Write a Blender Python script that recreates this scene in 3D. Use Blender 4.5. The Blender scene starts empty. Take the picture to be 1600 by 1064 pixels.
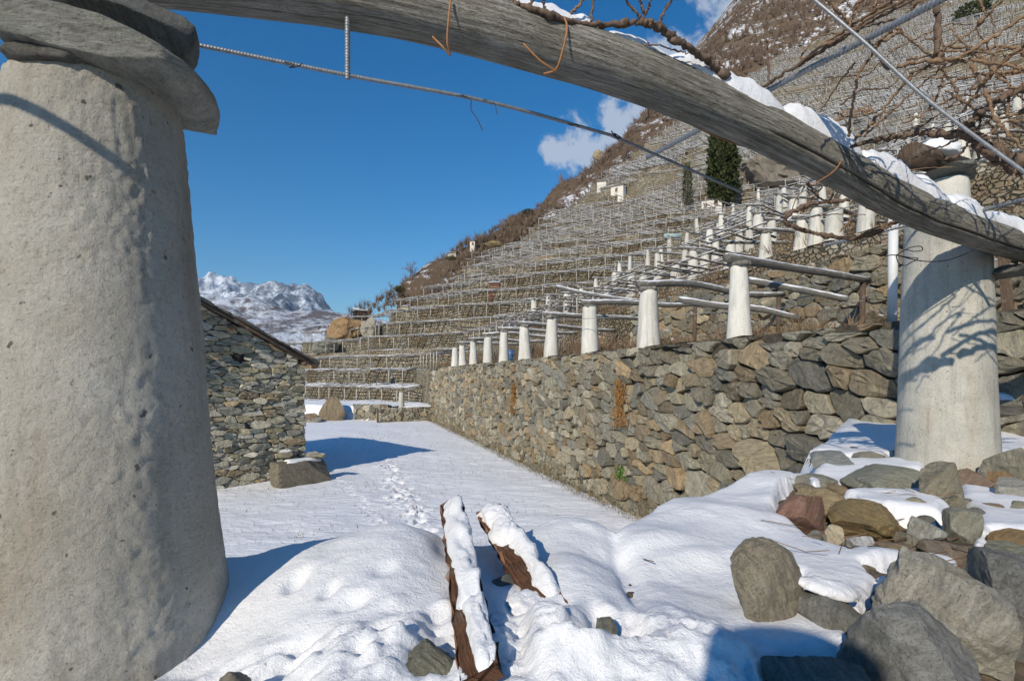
import bpy, math, random
import numpy as np

# ------------------------------------------------------------------ camera, sky, sun, exposure
SC = bpy.context.scene
COL = SC.collection
F, HY = 800.0, 590.0                       # focal length and horizon row in photograph pixels
SUN_AZ = math.atan2(-0.455, -0.890)        # direction towards the sun, from +Y towards +X
SUN_EL = math.radians(30.0)

cam_d = bpy.data.cameras.new('camera')
cam = bpy.data.objects.new('camera', cam_d)
COL.objects.link(cam)
SC.camera = cam
cam_d.sensor_width = 36.0
cam_d.lens = 36.0 * F / 1600.0
cam_d.shift_y = (HY - 532.0) / 1600.0
cam_d.clip_start = 0.05
cam_d.clip_end = 40000.0
cam.rotation_euler = (math.radians(90), 0, 0)

world = bpy.data.worlds.new('World')
SC.world = world
world.use_nodes = True
wn = world.node_tree
bg = wn.nodes['Background']
sky = wn.nodes.new('ShaderNodeTexSky')
sky.sky_type = 'NISHITA'
sky.sun_disc = False
sky.sun_elevation = SUN_EL
sky.sun_rotation = SUN_AZ % (2 * math.pi)
sky.altitude = 0.0
sky.air_density = 1.3
sky.dust_density = 0.0
sky.ozone_density = 7.0
bg.inputs['Strength'].default_value = 0.095

def build_sky():
    # low fair-weather clouds drifting behind the ridge, as directions on the sky
    L, N = wn.links, wn.nodes
    def nd(t, **k):
        n = N.new('ShaderNode' + t)
        for a, b in k.items(): setattr(n, a, b)
        return n
    def mth(op, a, b, clamp=False):
        n = nd('Math', operation=op, use_clamp=clamp)
        for i, v in enumerate((a, b)):
            if isinstance(v, (int, float)): n.inputs[i].default_value = v
            else: L.new(v, n.inputs[i])
        return n.outputs[0]
    co = nd('TexCoord').outputs['Generated']
    field = None
    for px, py, rad in ((1010, 165, .10), (970, 200, .085), (915, 235, .085), (868, 243, .05), (1165, 10, .12), (1125, 70, .08), (1220, -60, .16), (1060, 120, .10)):
        d = np.array([(px - 800) / F, 1.0, (HY - py) / F]); d /= np.linalg.norm(d)
        n = nd('VectorMath', operation='DISTANCE'); L.new(co, n.inputs[0]); n.inputs[1].default_value = tuple(d)
        f = mth('SUBTRACT', 1.0, mth('DIVIDE', n.outputs['Value'], rad), True)
        field = f if field is None else mth('MAXIMUM', field, f)
    ns = nd('TexNoise'); L.new(co, ns.inputs['Vector']); ns.inputs['Scale'].default_value = 19.0; ns.inputs['Detail'].default_value = 10.0; ns.inputs['Roughness'].default_value = 0.6; ns.inputs['Distortion'].default_value = 0.3
    m = mth('ADD', mth('MULTIPLY', field, 1.25), mth('MULTIPLY', mth('SUBTRACT', ns.outputs['Fac'], 0.5), 3.4))
    r = nd('ValToRGB'); L.new(m, r.inputs[0])
    r.color_ramp.interpolation = 'EASE'
    r.color_ramp.elements[0].position = 0.40; r.color_ramp.elements[0].color = (0, 0, 0, 1)
    r.color_ramp.elements[1].position = 1.0; r.color_ramp.elements[1].color = (.72, .72, .72, 1)
    gate = mth('MULTIPLY', r.outputs[0], mth('MULTIPLY', field, 5.0, True))
    hs_ = nd('HueSaturation'); hs_.inputs['Saturation'].default_value = 1.27; L.new(sky.outputs[0], hs_.inputs['Color'])
    mx = nd('Mix', data_type='RGBA'); L.new(gate, mx.inputs[0]); L.new(hs_.outputs[0], mx.inputs[6]); mx.inputs[7].default_value = (5.2, 5.7, 6.4, 1)
    L.new(mx.outputs[2], bg.inputs['Color'])

sun_d = bpy.data.lights.new('sun', 'SUN')
sun_d.energy = 3.9
sun_d.angle = math.radians(0.55)
sun_d.color = (1.0, 0.90, 0.75)
sun = bpy.data.objects.new('sun', sun_d)
COL.objects.link(sun)
sun.rotation_euler = (math.pi / 2 - SUN_EL, 0, math.pi - SUN_AZ)

SC.view_settings.view_transform = 'Standard'
SC.view_settings.look = 'None'
SC.view_settings.gamma = 1.0
SC.view_settings.use_curve_mapping = False
SC.view_settings.exposure = 0.24
SC.render.engine = 'CYCLES'
SC.cycles.use_denoising = True
SC.cycles.max_bounces = 5
SC.cycles.diffuse_bounces = 3
SC.cycles.glossy_bounces = 2
SC.cycles.transmission_bounces = 2
SC.cycles.volume_bounces = 0
SC.cycles.transparent_max_bounces = 6
SC.cycles.caustics_reflective = False
SC.cycles.caustics_refractive = False

R = random.Random(7)

# ------------------------------------------------------------------ numeric helpers
def P(px, py, Y):
    return np.array([(px - 800.0) / F * Y, Y, (HY - py) / F * Y])

build_sky()

def _hash(ix, iy, iz, seed):
    n = (ix * 374761393 + iy * 668265263 + iz * 2147483647 * 3 + seed * 974634777) & 0xFFFFFFFF
    n = ((n ^ (n >> 13)) * 1274126177) & 0xFFFFFFFF
    n = ((n ^ (n >> 16)) * 2246822519) & 0xFFFFFFFF
    n = n ^ (n >> 15)
    return (n & 0xFFFFFF) / float(0xFFFFFF) * 2 - 1

def noise3(x, y, z, seed=0):
    x, y, z = np.broadcast_arrays(np.asarray(x, float), np.asarray(y, float), np.asarray(z, float))
    fx, fy, fz = np.floor(x), np.floor(y), np.floor(z)
    ix, iy, iz = fx.astype(np.int64), fy.astype(np.int64), fz.astype(np.int64)
    tx, ty, tz = x - fx, y - fy, z - fz
    tx, ty, tz = (t * t * t * (t * (t * 6 - 15) + 10) for t in (tx, ty, tz))
    out = 0
    for dx in (0, 1):
        wx = tx if dx else 1 - tx
        for dy in (0, 1):
            wy = ty if dy else 1 - ty
            for dz in (0, 1):
                wz = tz if dz else 1 - tz
                out = out + wx * wy * wz * _hash(ix + dx, iy + dy, iz + dz, seed)
    return out

def noise2(x, y, seed=0):
    return noise3(x, y, 0.5, seed)

def fbm(x, y, z=0.0, o=4, seed=0, gain=0.5):
    s, a = 0, 1.0
    x, y, z = np.asarray(x, float), np.asarray(y, float), np.asarray(z, float)
    for i in range(o):
        s = s + a * noise3(x * 2 ** i, y * 2 ** i, z * 2 ** i, seed + i * 17)
        a *= gain
    return s

def smooth(a, b, x):
    t = np.clip((np.asarray(x, float) - a) / (b - a), 0, 1)
    return t * t * (3 - 2 * t)

def catmull(pts, n):
    pts = np.asarray(pts, float)
    if len(pts) < 3:
        t = np.linspace(0, 1, n)[:, None]
        return pts[0] * (1 - t) + pts[-1] * t
    q = np.vstack([2 * pts[0] - pts[1], pts, 2 * pts[-1] - pts[-2]])
    seg = len(pts) - 1
    u = np.linspace(0, seg, n)
    i = np.minimum(u.astype(int), seg - 1)
    t = (u - i)[:, None]
    p0, p1, p2, p3 = q[i], q[i + 1], q[i + 2], q[i + 3]
    return 0.5 * (2 * p1 + (p2 - p0) * t + (2 * p0 - 5 * p1 + 4 * p2 - p3) * t ** 2 + (3 * p1 - p0 - 3 * p2 + p3) * t ** 3)

# ------------------------------------------------------------------ object helpers
def mesh_of(name, verts, faces, mat=None, smooth_=True, tint=None, uv=None):
    """verts (N,3); faces: list of index lists, or (M,4)/(M,3) array; tint: (N,3) point colours; uv: (N,2)."""
    me = bpy.data.meshes.new(name)
    v = np.asarray(verts, dtype=np.float32)
    if isinstance(faces, np.ndarray):
        m, k = faces.shape
        me.vertices.add(len(v))
        me.vertices.foreach_set('co', v.ravel())
        me.loops.add(m * k)
        me.loops.foreach_set('vertex_index', faces.astype(np.int32).ravel())
        me.polygons.add(m)
        me.polygons.foreach_set('loop_start', np.arange(0, m * k, k, dtype=np.int32))
        me.update(calc_edges=True)
    else:
        me.from_pydata(v.tolist(), [], faces)
    me.validate()
    if smooth_:
        me.polygons.foreach_set('use_smooth', np.ones(len(me.polygons), dtype=bool))
    if tint is not None:
        at = me.color_attributes.new('tint', 'FLOAT_COLOR', 'POINT')
        c = np.ones((len(v), 4), np.float32)
        c[:, :3] = tint
        at.data.foreach_set('color', c.ravel())
    if uv is not None:
        at = me.attributes.new('grain', 'FLOAT_VECTOR', 'POINT')
        c = np.zeros((len(v), 3), np.float32)
        c[:, :uv.shape[1]] = uv
        at.data.foreach_set('vector', c.ravel())
    if mat is not None:
        me.materials.append(mat)
    me.update()
    return me

def link(name, me, parent=None, loc=None):
    o = bpy.data.objects.new(name, me)
    COL.objects.link(o)
    if parent is not None:
        o.parent = parent
    if loc is not None:
        o.location = loc
    return o

def tag(o, label=None, cat=None, group=None, kind=None):
    if label: o['label'] = label
    if cat: o['category'] = cat
    if group: o['group'] = group
    if kind: o['kind'] = kind
    elif cat: o['kind'] = 'thing'
    return o

def thing(name, label, cat, loc=(0, 0, 0), group=None):
    o = bpy.data.objects.new(name, None)
    COL.objects.link(o)
    o.location = loc
    o.empty_display_size = 0.1
    return tag(o, label, cat, group)

def part(name, verts, faces, mat, parent, smooth_=True, tint=None, uv=None, origin=None):
    """Mesh given in world coordinates, parented; origin is a world point."""
    v = np.asarray(verts, float)
    ploc = np.zeros(3)
    p = parent
    while p is not None:
        ploc = ploc + np.array(p.location)
        p = p.parent
    og = np.asarray(origin, float) if origin is not None else v.mean(0)
    me = mesh_of(name, v - og, faces, mat, smooth_, tint, uv)
    return link(name, me, parent, tuple(og - ploc))

def grid_faces(nu, nv, wrap=False):
    """Quads of a (nu, nv) vertex grid; wrap closes the v direction."""
    i = np.arange(nu - 1)[:, None]
    j = np.arange(nv if wrap else nv - 1)[None, :]
    j2 = (j + 1) % nv
    a = i * nv + j
    b = i * nv + j2
    c = (i + 1) * nv + j2
    d = (i + 1) * nv + j
    return np.stack([a, b, c, d], -1).reshape(-1, 4)

def tube(path, rad, n=8, prof=None, caps=True):
    """Verts, faces, uv of a tube along path; prof(s, ang) multiplies the radius."""
    p = np.asarray(path, float)
    m = len(p)
    rad = np.broadcast_to(np.asarray(rad, float), (m,))
    t = np.gradient(p, axis=0)
    t /= np.linalg.norm(t, axis=1)[:, None] + 1e-12
    up = np.array([0, 0, 1.0]) if abs(t[0, 2]) < 0.9 else np.array([1.0, 0, 0])
    nrm = np.zeros_like(p)
    x = np.cross(t[0], up); x /= np.linalg.norm(x)
    for i in range(m):
        x = x - t[i] * x.dot(t[i])
        x /= np.linalg.norm(x) + 1e-12
        nrm[i] = x
    bi = np.cross(nrm, t)
    s = np.concatenate([[0], np.cumsum(np.linalg.norm(np.diff(p, axis=0), axis=1))])
    a = np.linspace(0, 2 * np.pi, n, endpoint=False)
    S, A = np.meshgrid(s, a, indexing='ij')
    r = rad[:, None] * (prof(S, A) if prof else np.ones_like(S))
    v = p[:, None] + r[..., None] * (np.cos(A)[..., None] * nrm[:, None] + np.sin(A)[..., None] * bi[:, None])
    uv = np.stack([S, A / (2 * np.pi)], -1).reshape(-1, 2)
    v = v.reshape(-1, 3)
    f = grid_faces(m, n, True).tolist()
    if caps:
        f.append(list(range(n))[::-1])
        f.append(list(range((m - 1) * n, m * n)))
    return v, f, uv

def bars(p0, p1, w, h):
    """Boxes from p0 to p1 (N,3), width w, height h; returns verts, quads."""
    p0, p1 = np.asarray(p0, float), np.asarray(p1, float)
    n = len(p0)
    w = np.broadcast_to(np.asarray(w, float), (n,))[:, None]
    h = np.broadcast_to(np.asarray(h, float), (n,))[:, None]
    d = p1 - p0
    d = d / (np.linalg.norm(d, axis=1)[:, None] + 1e-9)
    up = np.where(np.abs(d[:, 2:3]) > 0.9, np.array([[0, 1.0, 0]]), np.array([[0, 0, 1.0]]))
    x = np.cross(d, up); x /= np.linalg.norm(x, axis=1)[:, None]
    z = np.cross(x, d)
    x, z = x * w / 2, z * h / 2
    v = np.stack([p0 - x - z, p0 + x - z, p0 + x + z, p0 - x + z, p1 - x - z, p1 + x - z, p1 + x + z, p1 - x + z], 1)
    q = np.array([[0, 1, 2, 3], [7, 6, 5, 4], [0, 4, 5, 1], [1, 5, 6, 2], [2, 6, 7, 3], [3, 7, 4, 0]])
    f = (np.arange(n)[:, None, None] * 8 + q[None]).reshape(-1, 4)
    return v.reshape(-1, 3), f

# ------------------------------------------------------------------ materials
class NT:
    def __init__(self, name):
        self.m = bpy.data.materials.new(name)
        self.m.use_nodes = True
        self.t = self.m.node_tree
        self.bsdf = self.t.nodes['Principled BSDF']
        self.bsdf.inputs['Specular IOR Level'].default_value = 0.3
    def n(self, typ, ins=None, **props):
        nd = self.t.nodes.new('ShaderNode' + typ)
        for k, v in props.items():
            setattr(nd, k, v)
        for k, v in (ins or {}).items():
            self.set(nd.inputs[k], v)
        return nd
    def set(self, sock, v):
        if isinstance(v, bpy.types.NodeSocket):
            self.t.links.new(v, sock)
        elif isinstance(v, bpy.types.Node):
            self.t.links.new(v.outputs[0], sock)
        else:
            if isinstance(v, tuple) and len(v) == 3 and sock.type == 'RGBA':
                v = v + (1.0,)
            sock.default_value = v
    def coord(self, kind='Object'):
        return self.n('TexCoord').outputs[kind]
    def pos(self):
        return self.n('NewGeometry').outputs['Position']
    def attr(self, name, out='Color'):
        return self.n('Attribute', attribute_name=name).outputs[out]
    def map(self, vec, scale=(1, 1, 1), rot=(0, 0, 0), loc=(0, 0, 0)):
        return self.n('Mapping', {'Vector': vec, 'Scale': scale, 'Rotation': rot, 'Location': loc}).outputs[0]
    def noise(self, vec, scale, detail=5, rough=0.55, dist=0.0, out='Fac'):
        return self.n('TexNoise', {'Vector': vec, 'Scale': scale, 'Detail': detail, 'Roughness': rough, 'Distortion': dist}).outputs[out]
    def voro(self, vec, scale, feature='F1', out='Distance', rnd=1.0):
        return self.n('TexVoronoi', {'Vector': vec, 'Scale': scale, 'Randomness': rnd}, feature=feature).outputs[out]
    def ramp(self, fac, stops, interp='LINEAR'):
        nd = self.n('ValToRGB', {'Fac': fac})
        cr = nd.color_ramp
        cr.interpolation = interp
        while len(cr.elements) < len(stops):
            cr.elements.new(0.5)
        for e, (p, c) in zip(cr.elements, stops):
            e.position = p
            e.color = (c, c, c, 1) if isinstance(c, (int, float)) else tuple(c) + (1,)
        return nd.outputs['Color']
    def mix(self, fac, a, b, mode='MIX'):
        nd = self.n('Mix', data_type='RGBA', blend_type=mode)
        self.set(nd.inputs[0], fac)
        self.set(nd.inputs[6], a)
        self.set(nd.inputs[7], b)
        return nd.outputs[2]
    def math(self, op, a, b=0.0, c=None, clamp=False):
        nd = self.n('Math', operation=op, use_clamp=clamp)
        self.set(nd.inputs[0], a)
        self.set(nd.inputs[1], b)
        if c is not None: self.set(nd.inputs[2], c)
        return nd.outputs[0]
    def upness(self):
        nrm = self.n('NewGeometry').outputs['Normal']
        return self.n('SeparateXYZ', {'Vector': nrm}).outputs['Z']
    def bump(self, h, dist, strength=1.0, prev=None):
        ins = {'Height': h, 'Distance': dist, 'Strength': strength}
        if prev is not None: ins['Normal'] = prev
        return self.n('Bump', ins).outputs[0]
    def done(self, color, rough=0.8, normal=None, metal=0.0, spec=None):
        self.set(self.bsdf.inputs['Base Color'], color)
        self.set(self.bsdf.inputs['Roughness'], rough)
        self.set(self.bsdf.inputs['Metallic'], metal)
        if spec is not None: self.bsdf.inputs['Specular IOR Level'].default_value = spec
        if normal is not None: self.set(self.bsdf.inputs['Normal'], normal)
        return self.m

def mat_snow():
    m = NT('snow')
    p = m.pos()
    big = m.noise(p, 3.0, 4)
    fine = m.noise(p, 120.0, 3, 0.7)
    mid = m.noise(p, 22.0, 5, 0.6)
    col = m.mix(big, (0.80, 0.81, 0.83), (0.86, 0.865, 0.87))
    crumb = m.noise(p, 48.0, 6, 0.8)
    dirt = m.ramp(m.noise(p, 95.0, 2, 0.5), [(0.765, 0.0), (0.80, 0.75)])
    dirt = m.math('MULTIPLY', dirt, m.ramp(m.noise(p, 2.1, 3), [(0.5, 0.0), (0.65, 1.0)]))
    col = m.mix(dirt, col, (0.16, 0.13, 0.09))
    b = m.bump(mid, 0.014, 0.6)
    b = m.bump(crumb, 0.008, 0.7, b)
    b = m.bump(fine, 0.004, 0.8, b)
    m.bsdf.inputs['Subsurface Weight'].default_value = 0.0
    return m.done(col, 0.55, b, spec=0.35)

def mat_field_snow():
    m = NT('field_snow')
    p = m.pos()
    st = m.map(p, (1.0, 2.6, 1.0), (0, 0, 0.35))
    a = m.noise(st, 2.2, 6, 0.62)
    g = m.noise(m.map(p, (1, 1, 1)), 9.0, 5, 0.75)
    speck = m.ramp(g, [(0.70, 0.0), (0.78, 1.0)])
    clump = m.ramp(m.noise(p, 0.6, 3), [(0.45, 0.0), (0.7, 0.55)])
    fac = m.math('MULTIPLY', speck, clump)
    col = m.mix(fac, (0.82, 0.83, 0.85), (0.20, 0.17, 0.12))
    b = m.bump(a, 0.10, 0.6)
    b = m.bump(g, 0.03, 0.6, b)
    return m.done(col, 0.6, b, spec=0.3)

def mat_plaster(name, c0, c1, dark, bumpd, scale=1.0, streak=0.55, speck=0.6):
    m = NT(name)
    p = m.coord('Object')
    rnd = m.n('ObjectInfo').outputs['Random']
    p = m.n('VectorMath', {0: p, 1: m.n('CombineXYZ', {'X': m.math('MULTIPLY', rnd, 7.0), 'Y': 0.0, 'Z': m.math('MULTIPLY', rnd, 5.0)}).outputs[0]}, operation='ADD').outputs[0]
    big = m.noise(p, 2.4 * scale, 6, 0.62, 0.6)
    blot = m.noise(p, 5.5 * scale, 5, 0.65, 0.3)
    vert = m.noise(m.map(p, (7, 7, 0.8)), 1.2 * scale, 6, 0.65, 0.3)
    grit = m.noise(p, 62 * scale, 6, 0.78)
    col = m.mix(m.ramp(big, [(0.35, 0.0), (0.65, 1.0)]), c0, c1)
    col = m.mix(m.ramp(blot, [(0.50, 0.0), (0.70, 0.45)]), col, tuple(a * .72 + b * .28 for a, b in zip(c0, dark)))
    col = m.mix(m.ramp(vert, [(0.50, 0.0), (0.72, streak)]), col, dark)
    rust = m.ramp(m.noise(m.map(p, (4, 4, 0.7), (0, 0, 1.0)), 0.9 * scale, 4), [(0.58, 0.0), (0.74, 0.40)])
    col = m.mix(rust, col, (0.33, 0.22, 0.115))
    col = m.mix(m.ramp(grit, [(0.30, speck), (0.47, 0.0)]), col, dark)
    col = m.mix(m.ramp(grit, [(0.60, 0.0), (0.75, 0.35)]), col, tuple(min(.8, x * 1.35) for x in c1))
    pits = m.ramp(m.noise(p, 26 * scale, 2, 0.5), [(0.70, 0.0), (0.74, 0.8)])
    col = m.mix(pits, col, tuple(x * 0.4 for x in dark))
    trow = m.noise(m.map(p, (3.0, 3.0, 1.0), (0.5, 0.3, 0.2)), 9 * scale, 6, 0.7, 0.8)
    cast = m.noise(p, 30 * scale, 5, 0.72)
    b = m.bump(trow, bumpd * 0.7, 0.7)
    b = m.bump(cast, bumpd * .9, 0.9, b)
    b = m.bump(grit, bumpd * .5, 1.0, b)
    tone = m.math('ADD', 0.86, m.math('MULTIPLY', rnd, 0.24))
    col = m.mix(1.0, col, m.n('CombineColor', {0: tone, 1: tone, 2: tone}).outputs[0], 'MULTIPLY')
    return m.done(col, 0.9, b, spec=0.15)

def mat_stone(name='schist', gain=1.0, bscale=1.0, snow=0.0, gloss=0.62, relief=1.0):
    """Foliated gneiss tinted by the piece's own colour."""
    m = NT(name)
    tint = m.attr('tint')
    p = m.coord('Object')
    rnd = m.n('ObjectInfo').outputs['Random']
    rot = m.n('CombineXYZ', {'X': m.math('MULTIPLY', rnd, 2.0), 'Y': m.math('MULTIPLY', rnd, 5.0), 'Z': m.math('MULTIPLY', rnd, 9.0)}).outputs[0]
    pv = m.n('VectorRotate', {'Vector': p, 'Rotation': rot}, rotation_type='EULER_XYZ').outputs[0]
    band = m.noise(m.map(pv, (1.0, 1.0, 6.0)), 7 * bscale, 9, 0.74, 0.1)
    fol = m.noise(m.map(pv, (1.0, 1.2, 16.0)), 10 * bscale, 6, 0.75, 0.0)
    patch = m.noise(pv, 4.2 * bscale, 5, 0.62)
    grit = m.noise(pv, 75 * bscale, 5, 0.78)
    c = m.mix(m.ramp(band, [(0.30, 0.0), (0.70, 1.0)]), (0.50, 0.49, 0.47), (1.55, 1.53, 1.46))
    c = m.mix(1.0, tint, c, 'MULTIPLY')
    c = m.mix(m.ramp(patch, [(0.58, 0.0), (0.72, 0.55)]), c, (0.29 * gain, 0.21 * gain, 0.12 * gain))
    c = m.mix(m.ramp(m.noise(pv, 11 * bscale, 6, 0.75, 0.3), [(0.60, 0.0), (0.68, 0.6)]), c, (0.46 * gain, 0.455 * gain, 0.42 * gain))
    c = m.mix(m.ramp(fol, [(0.30, 0.7), (0.42, 0.0)]), c, (0.06, 0.058, 0.052))
    c = m.mix(m.ramp(grit, [(0.33, 0.6), (0.47, 0.0)]), c, (0.05, 0.048, 0.042))
    c = m.mix(m.ramp(grit, [(0.58, 0.0), (0.70, 0.5)]), c, (0.50 * gain, 0.49 * gain, 0.45 * gain))
    if snow:
        nz = m.math('ADD', m.upness(), m.math('MULTIPLY', m.math('SUBTRACT', patch, 0.5), 0.9))
        c = m.mix(m.ramp(nz, [(0.86, 0.0), (0.93, snow)]), c, (0.80, 0.81, 0.83))
    b = m.bump(band, 0.035 / bscale * relief, 0.8)
    b = m.bump(fol, 0.020 / bscale * relief, 0.8, b)
    b = m.bump(m.noise(pv, 28 * bscale, 6, 0.75), 0.016 / bscale * relief, 0.8, b)
    b = m.bump(grit, 0.010 / bscale * relief, 0.9, b)
    rough = m.ramp(fol, [(0.35, 0.92), (0.65, gloss)])
    return m.done(c, rough, b, spec=0.45)

def mat_weathered(name='weathered_wood', c0=(0.50, 0.47, 0.405), c1=(0.19, 0.17, 0.138), moss=0.5, snow=False, gs=1.0):
    m = NT(name)
    g = m.attr('grain', 'Vector')
    p = m.coord('Object')
    fib = m.noise(m.map(g, (1.6 * gs, 26 * gs, 1)), 2.0, 8, 0.68, 0.9)
    fine = m.noise(m.map(g, (3 * gs, 90 * gs, 1)), 2.0, 4, 0.7, 0.3)
    blot = m.noise(p, 3.2, 4, 0.6)
    c = m.mix(m.ramp(fib, [(0.36, 0.0), (0.62, 1.0)]), c1, c0)
    c = m.mix(m.ramp(blot, [(0.42, 0.0), (0.72, moss)]), c, (0.10, 0.105, 0.055))
    c = m.mix(m.ramp(m.noise(p, 5.5, 3), [(0.56, 0.0), (0.75, 0.6)]), c, (0.40, 0.385, 0.35))
    c = m.mix(m.ramp(fine, [(0.30, 0.75), (0.44, 0.0)]), c, (0.03, 0.027, 0.023))
    if snow:
        nz = m.math('ADD', m.upness(), m.math('MULTIPLY', m.math('SUBTRACT', m.noise(p, 2.5, 4), 0.5), 1.1))
        c = m.mix(m.ramp(nz, [(0.55, 0.0), (0.62, 1.0)]), c, (0.85, 0.87, 0.9))
    b = m.bump(fib, 0.03, 0.9)
    b = m.bump(fine, 0.012, 0.8, b)
    return m.done(c, 0.85, b, spec=0.2)

def mat_simple(name, c0, c1, scale=20, rough=0.8, metal=0.0, bump=0.003, stretch=(1, 1, 1)):
    m = NT(name)
    p = m.coord('Object')
    n1 = m.noise(m.map(p, stretch), scale, 5, 0.6)
    c = m.mix(m.ramp(n1, [(0.3, 0.0), (0.7, 1.0)]), c0, c1)
    return m.done(c, rough, m.bump(n1, bump, 0.7), metal)

def mat_bar(name, wood, snow_from=0.45, cover=0.9):
    m = NT(name)
    p = m.pos()
    n1 = m.noise(p, 1.3, 3)
    c = m.mix(m.noise(p, 8, 3), wood, tuple(x * 1.7 for x in wood))
    nz = m.math('ADD', m.upness(), m.math('MULTIPLY', m.math('SUBTRACT', n1, 0.5), 1.4))
    c = m.mix(m.ramp(nz, [(snow_from, 0.0), (snow_from + 0.12, cover)]), c, (0.82, 0.85, 0.90))
    return m.done(c, 0.85, spec=0.15)

def mat_rubble(name='terrace_wall_stone', size=3.4):
    m = NT(name)
    p = m.pos()
    q = m.map(p, (1, 1, 1.5))
    q = m.n('VectorMath', {0: q, 1: m.n('VectorMath', {0: m.noise(p, 3, 3, out='Color'), 1: (0.25, 0.25, 0.25)}, operation='MULTIPLY').outputs[0]}, operation='ADD').outputs[0]
    cellc = m.voro(q, size, out='Color')
    edge = m.voro(q, size, feature='DISTANCE_TO_EDGE')
    k = m.n('SeparateColor', {'Color': cellc}).outputs[0]
    c = m.ramp(k, [(0.0, (0.20, 0.175, 0.125)), (0.35, (0.34, 0.305, 0.225)), (0.6, (0.43, 0.40, 0.32)), (0.85, (0.43, 0.335, 0.21)), (1.0, (0.53, 0.495, 0.41))])
    big = m.noise(p, 0.25, 4)
    c = m.mix(m.ramp(big, [(0.42, 0.0), (0.62, 0.7)]), c, (0.20, 0.145, 0.08))
    c = m.mix(m.ramp(edge, [(0.0, 0.85), (0.09, 0.0)]), c, (0.03, 0.027, 0.02))
    b = m.bump(m.ramp(edge, [(0.0, 0.0), (0.16, 1.0)]), 0.12, 1.0)
    b = m.bump(m.noise(p, 14, 4), 0.05, 0.6, b)
    return m.done(c, 0.9, b, spec=0.15)

def mat_tread():
    m = NT('terrace_ground')
    p = m.pos()
    n1 = m.noise(p, 0.9, 6, 0.65)
    n2 = m.noise(p, 6.0, 5, 0.7)
    c = m.mix(n2, (0.10, 0.065, 0.035), (0.24, 0.17, 0.10))
    c = m.mix(m.ramp(m.noise(p, 0.15, 3), [(0.5, 0.0), (0.7, 0.6)]), c, (0.11, 0.10, 0.05))
    s = m.math('ADD', n1, m.math('MULTIPLY', m.math('SUBTRACT', n2, 0.5), 0.35))
    yy = m.n('SeparateXYZ', {'Vector': p}).outputs['Y']
    thr = m.math('MULTIPLY', m.math('SUBTRACT', yy, 20.0, clamp=False), 0.0022)
    thr = m.math('MINIMUM', m.math('MAXIMUM', thr, 0.0), 0.12)
    s = m.math('ADD', s, thr)
    c = m.mix(m.ramp(s, [(0.54, 0.0), (0.58, 1.0)]), c, (0.82, 0.85, 0.9))
    return m.done(c, 0.9, m.bump(n2, 0.1, 0.7), spec=0.1)

def mat_wood_ground():
    m = NT('woodland_floor')
    p = m.pos()
    n1 = m.noise(p, 0.05, 8, 0.7)
    n2 = m.noise(p, 0.6, 5, 0.7)
    c = m.mix(n2, (0.085, 0.06, 0.04), (0.17, 0.125, 0.085))
    s = m.math('ADD', n1, m.math('MULTIPLY', m.math('SUBTRACT', n2, 0.5), 0.6))
    c = m.mix(m.ramp(s, [(0.53, 0.0), (0.60, 0.9)]), c, (0.8, 0.83, 0.88))
    c = m.mix(m.ramp(m.noise(p, 0.02, 4), [(0.55, 0.0), (0.7, 0.6)]), c, (0.21, 0.19, 0.16))
    return m.done(c, 0.95, m.bump(n2, 0.8, 0.8), spec=0.05)

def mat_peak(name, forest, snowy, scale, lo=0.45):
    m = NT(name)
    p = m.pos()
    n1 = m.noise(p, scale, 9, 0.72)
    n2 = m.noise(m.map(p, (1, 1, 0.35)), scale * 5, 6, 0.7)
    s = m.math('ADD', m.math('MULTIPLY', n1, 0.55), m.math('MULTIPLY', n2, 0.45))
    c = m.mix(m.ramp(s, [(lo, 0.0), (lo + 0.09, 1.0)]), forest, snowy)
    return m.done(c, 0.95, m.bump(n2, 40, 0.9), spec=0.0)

M = {}
M['snow'] = mat_snow()
M['field_snow'] = mat_field_snow()
M['plaster'] = mat_plaster('grey_plaster', (0.54, 0.50, 0.41), (0.68, 0.645, 0.56), (0.25, 0.225, 0.165), 0.020, 1.0, 0.5, 0.7)
M['granite_plaster'] = mat_plaster('pale_plaster', (0.43, 0.415, 0.36), (0.53, 0.515, 0.455), (0.13, 0.125, 0.10), 0.008, 1.5, 0.4, 0.9)
M['white_plaster'] = mat_plaster('white_plaster', (0.58, 0.57, 0.51), (0.68, 0.665, 0.61), (0.30, 0.27, 0.21), 0.006, 1.0, 0.7, 0.5)
M['stone'] = mat_stone('schist', 1.0, 1.5, 0.0, 0.38, 1.3)
M['wallstone'] = mat_stone('wall_stone', 1.0, 0.55)
M['snowstone'] = mat_stone('snowy_stone', 1.0, 0.55, 1.0)
M['beam'] = mat_weathered()
M['log'] = mat_weathered('snowy_log', (0.26, 0.25, 0.23), (0.10, 0.09, 0.08), 0.3, True, 0.6)
M['plank'] = mat_weathered('brown_plank', (0.27, 0.135, 0.075), (0.12, 0.065, 0.04), 0.0)
M['post'] = mat_weathered('brown_post', (0.20, 0.14, 0.10), (0.08, 0.055, 0.04), 0.1)
M['steel'] = mat_simple('galvanised_steel', (0.20, 0.21, 0.22), (0.36, 0.37, 0.38), 60, 0.5, 0.55, 0.0006)
M['tube'] = mat_simple('white_tube', (0.62, 0.63, 0.63), (0.70, 0.70, 0.69), 8, 0.45, 0.0, 0.0005)
M['bark'] = mat_simple('vine_bark', (0.075, 0.05, 0.035), (0.20, 0.14, 0.10), 45, 0.9, 0.0, 0.006, (1, 1, 0.4))
M['cane'] = mat_simple('vine_cane', (0.13, 0.08, 0.05), (0.29, 0.185, 0.105), 30, 0.7, 0.0, 0.002)
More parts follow.
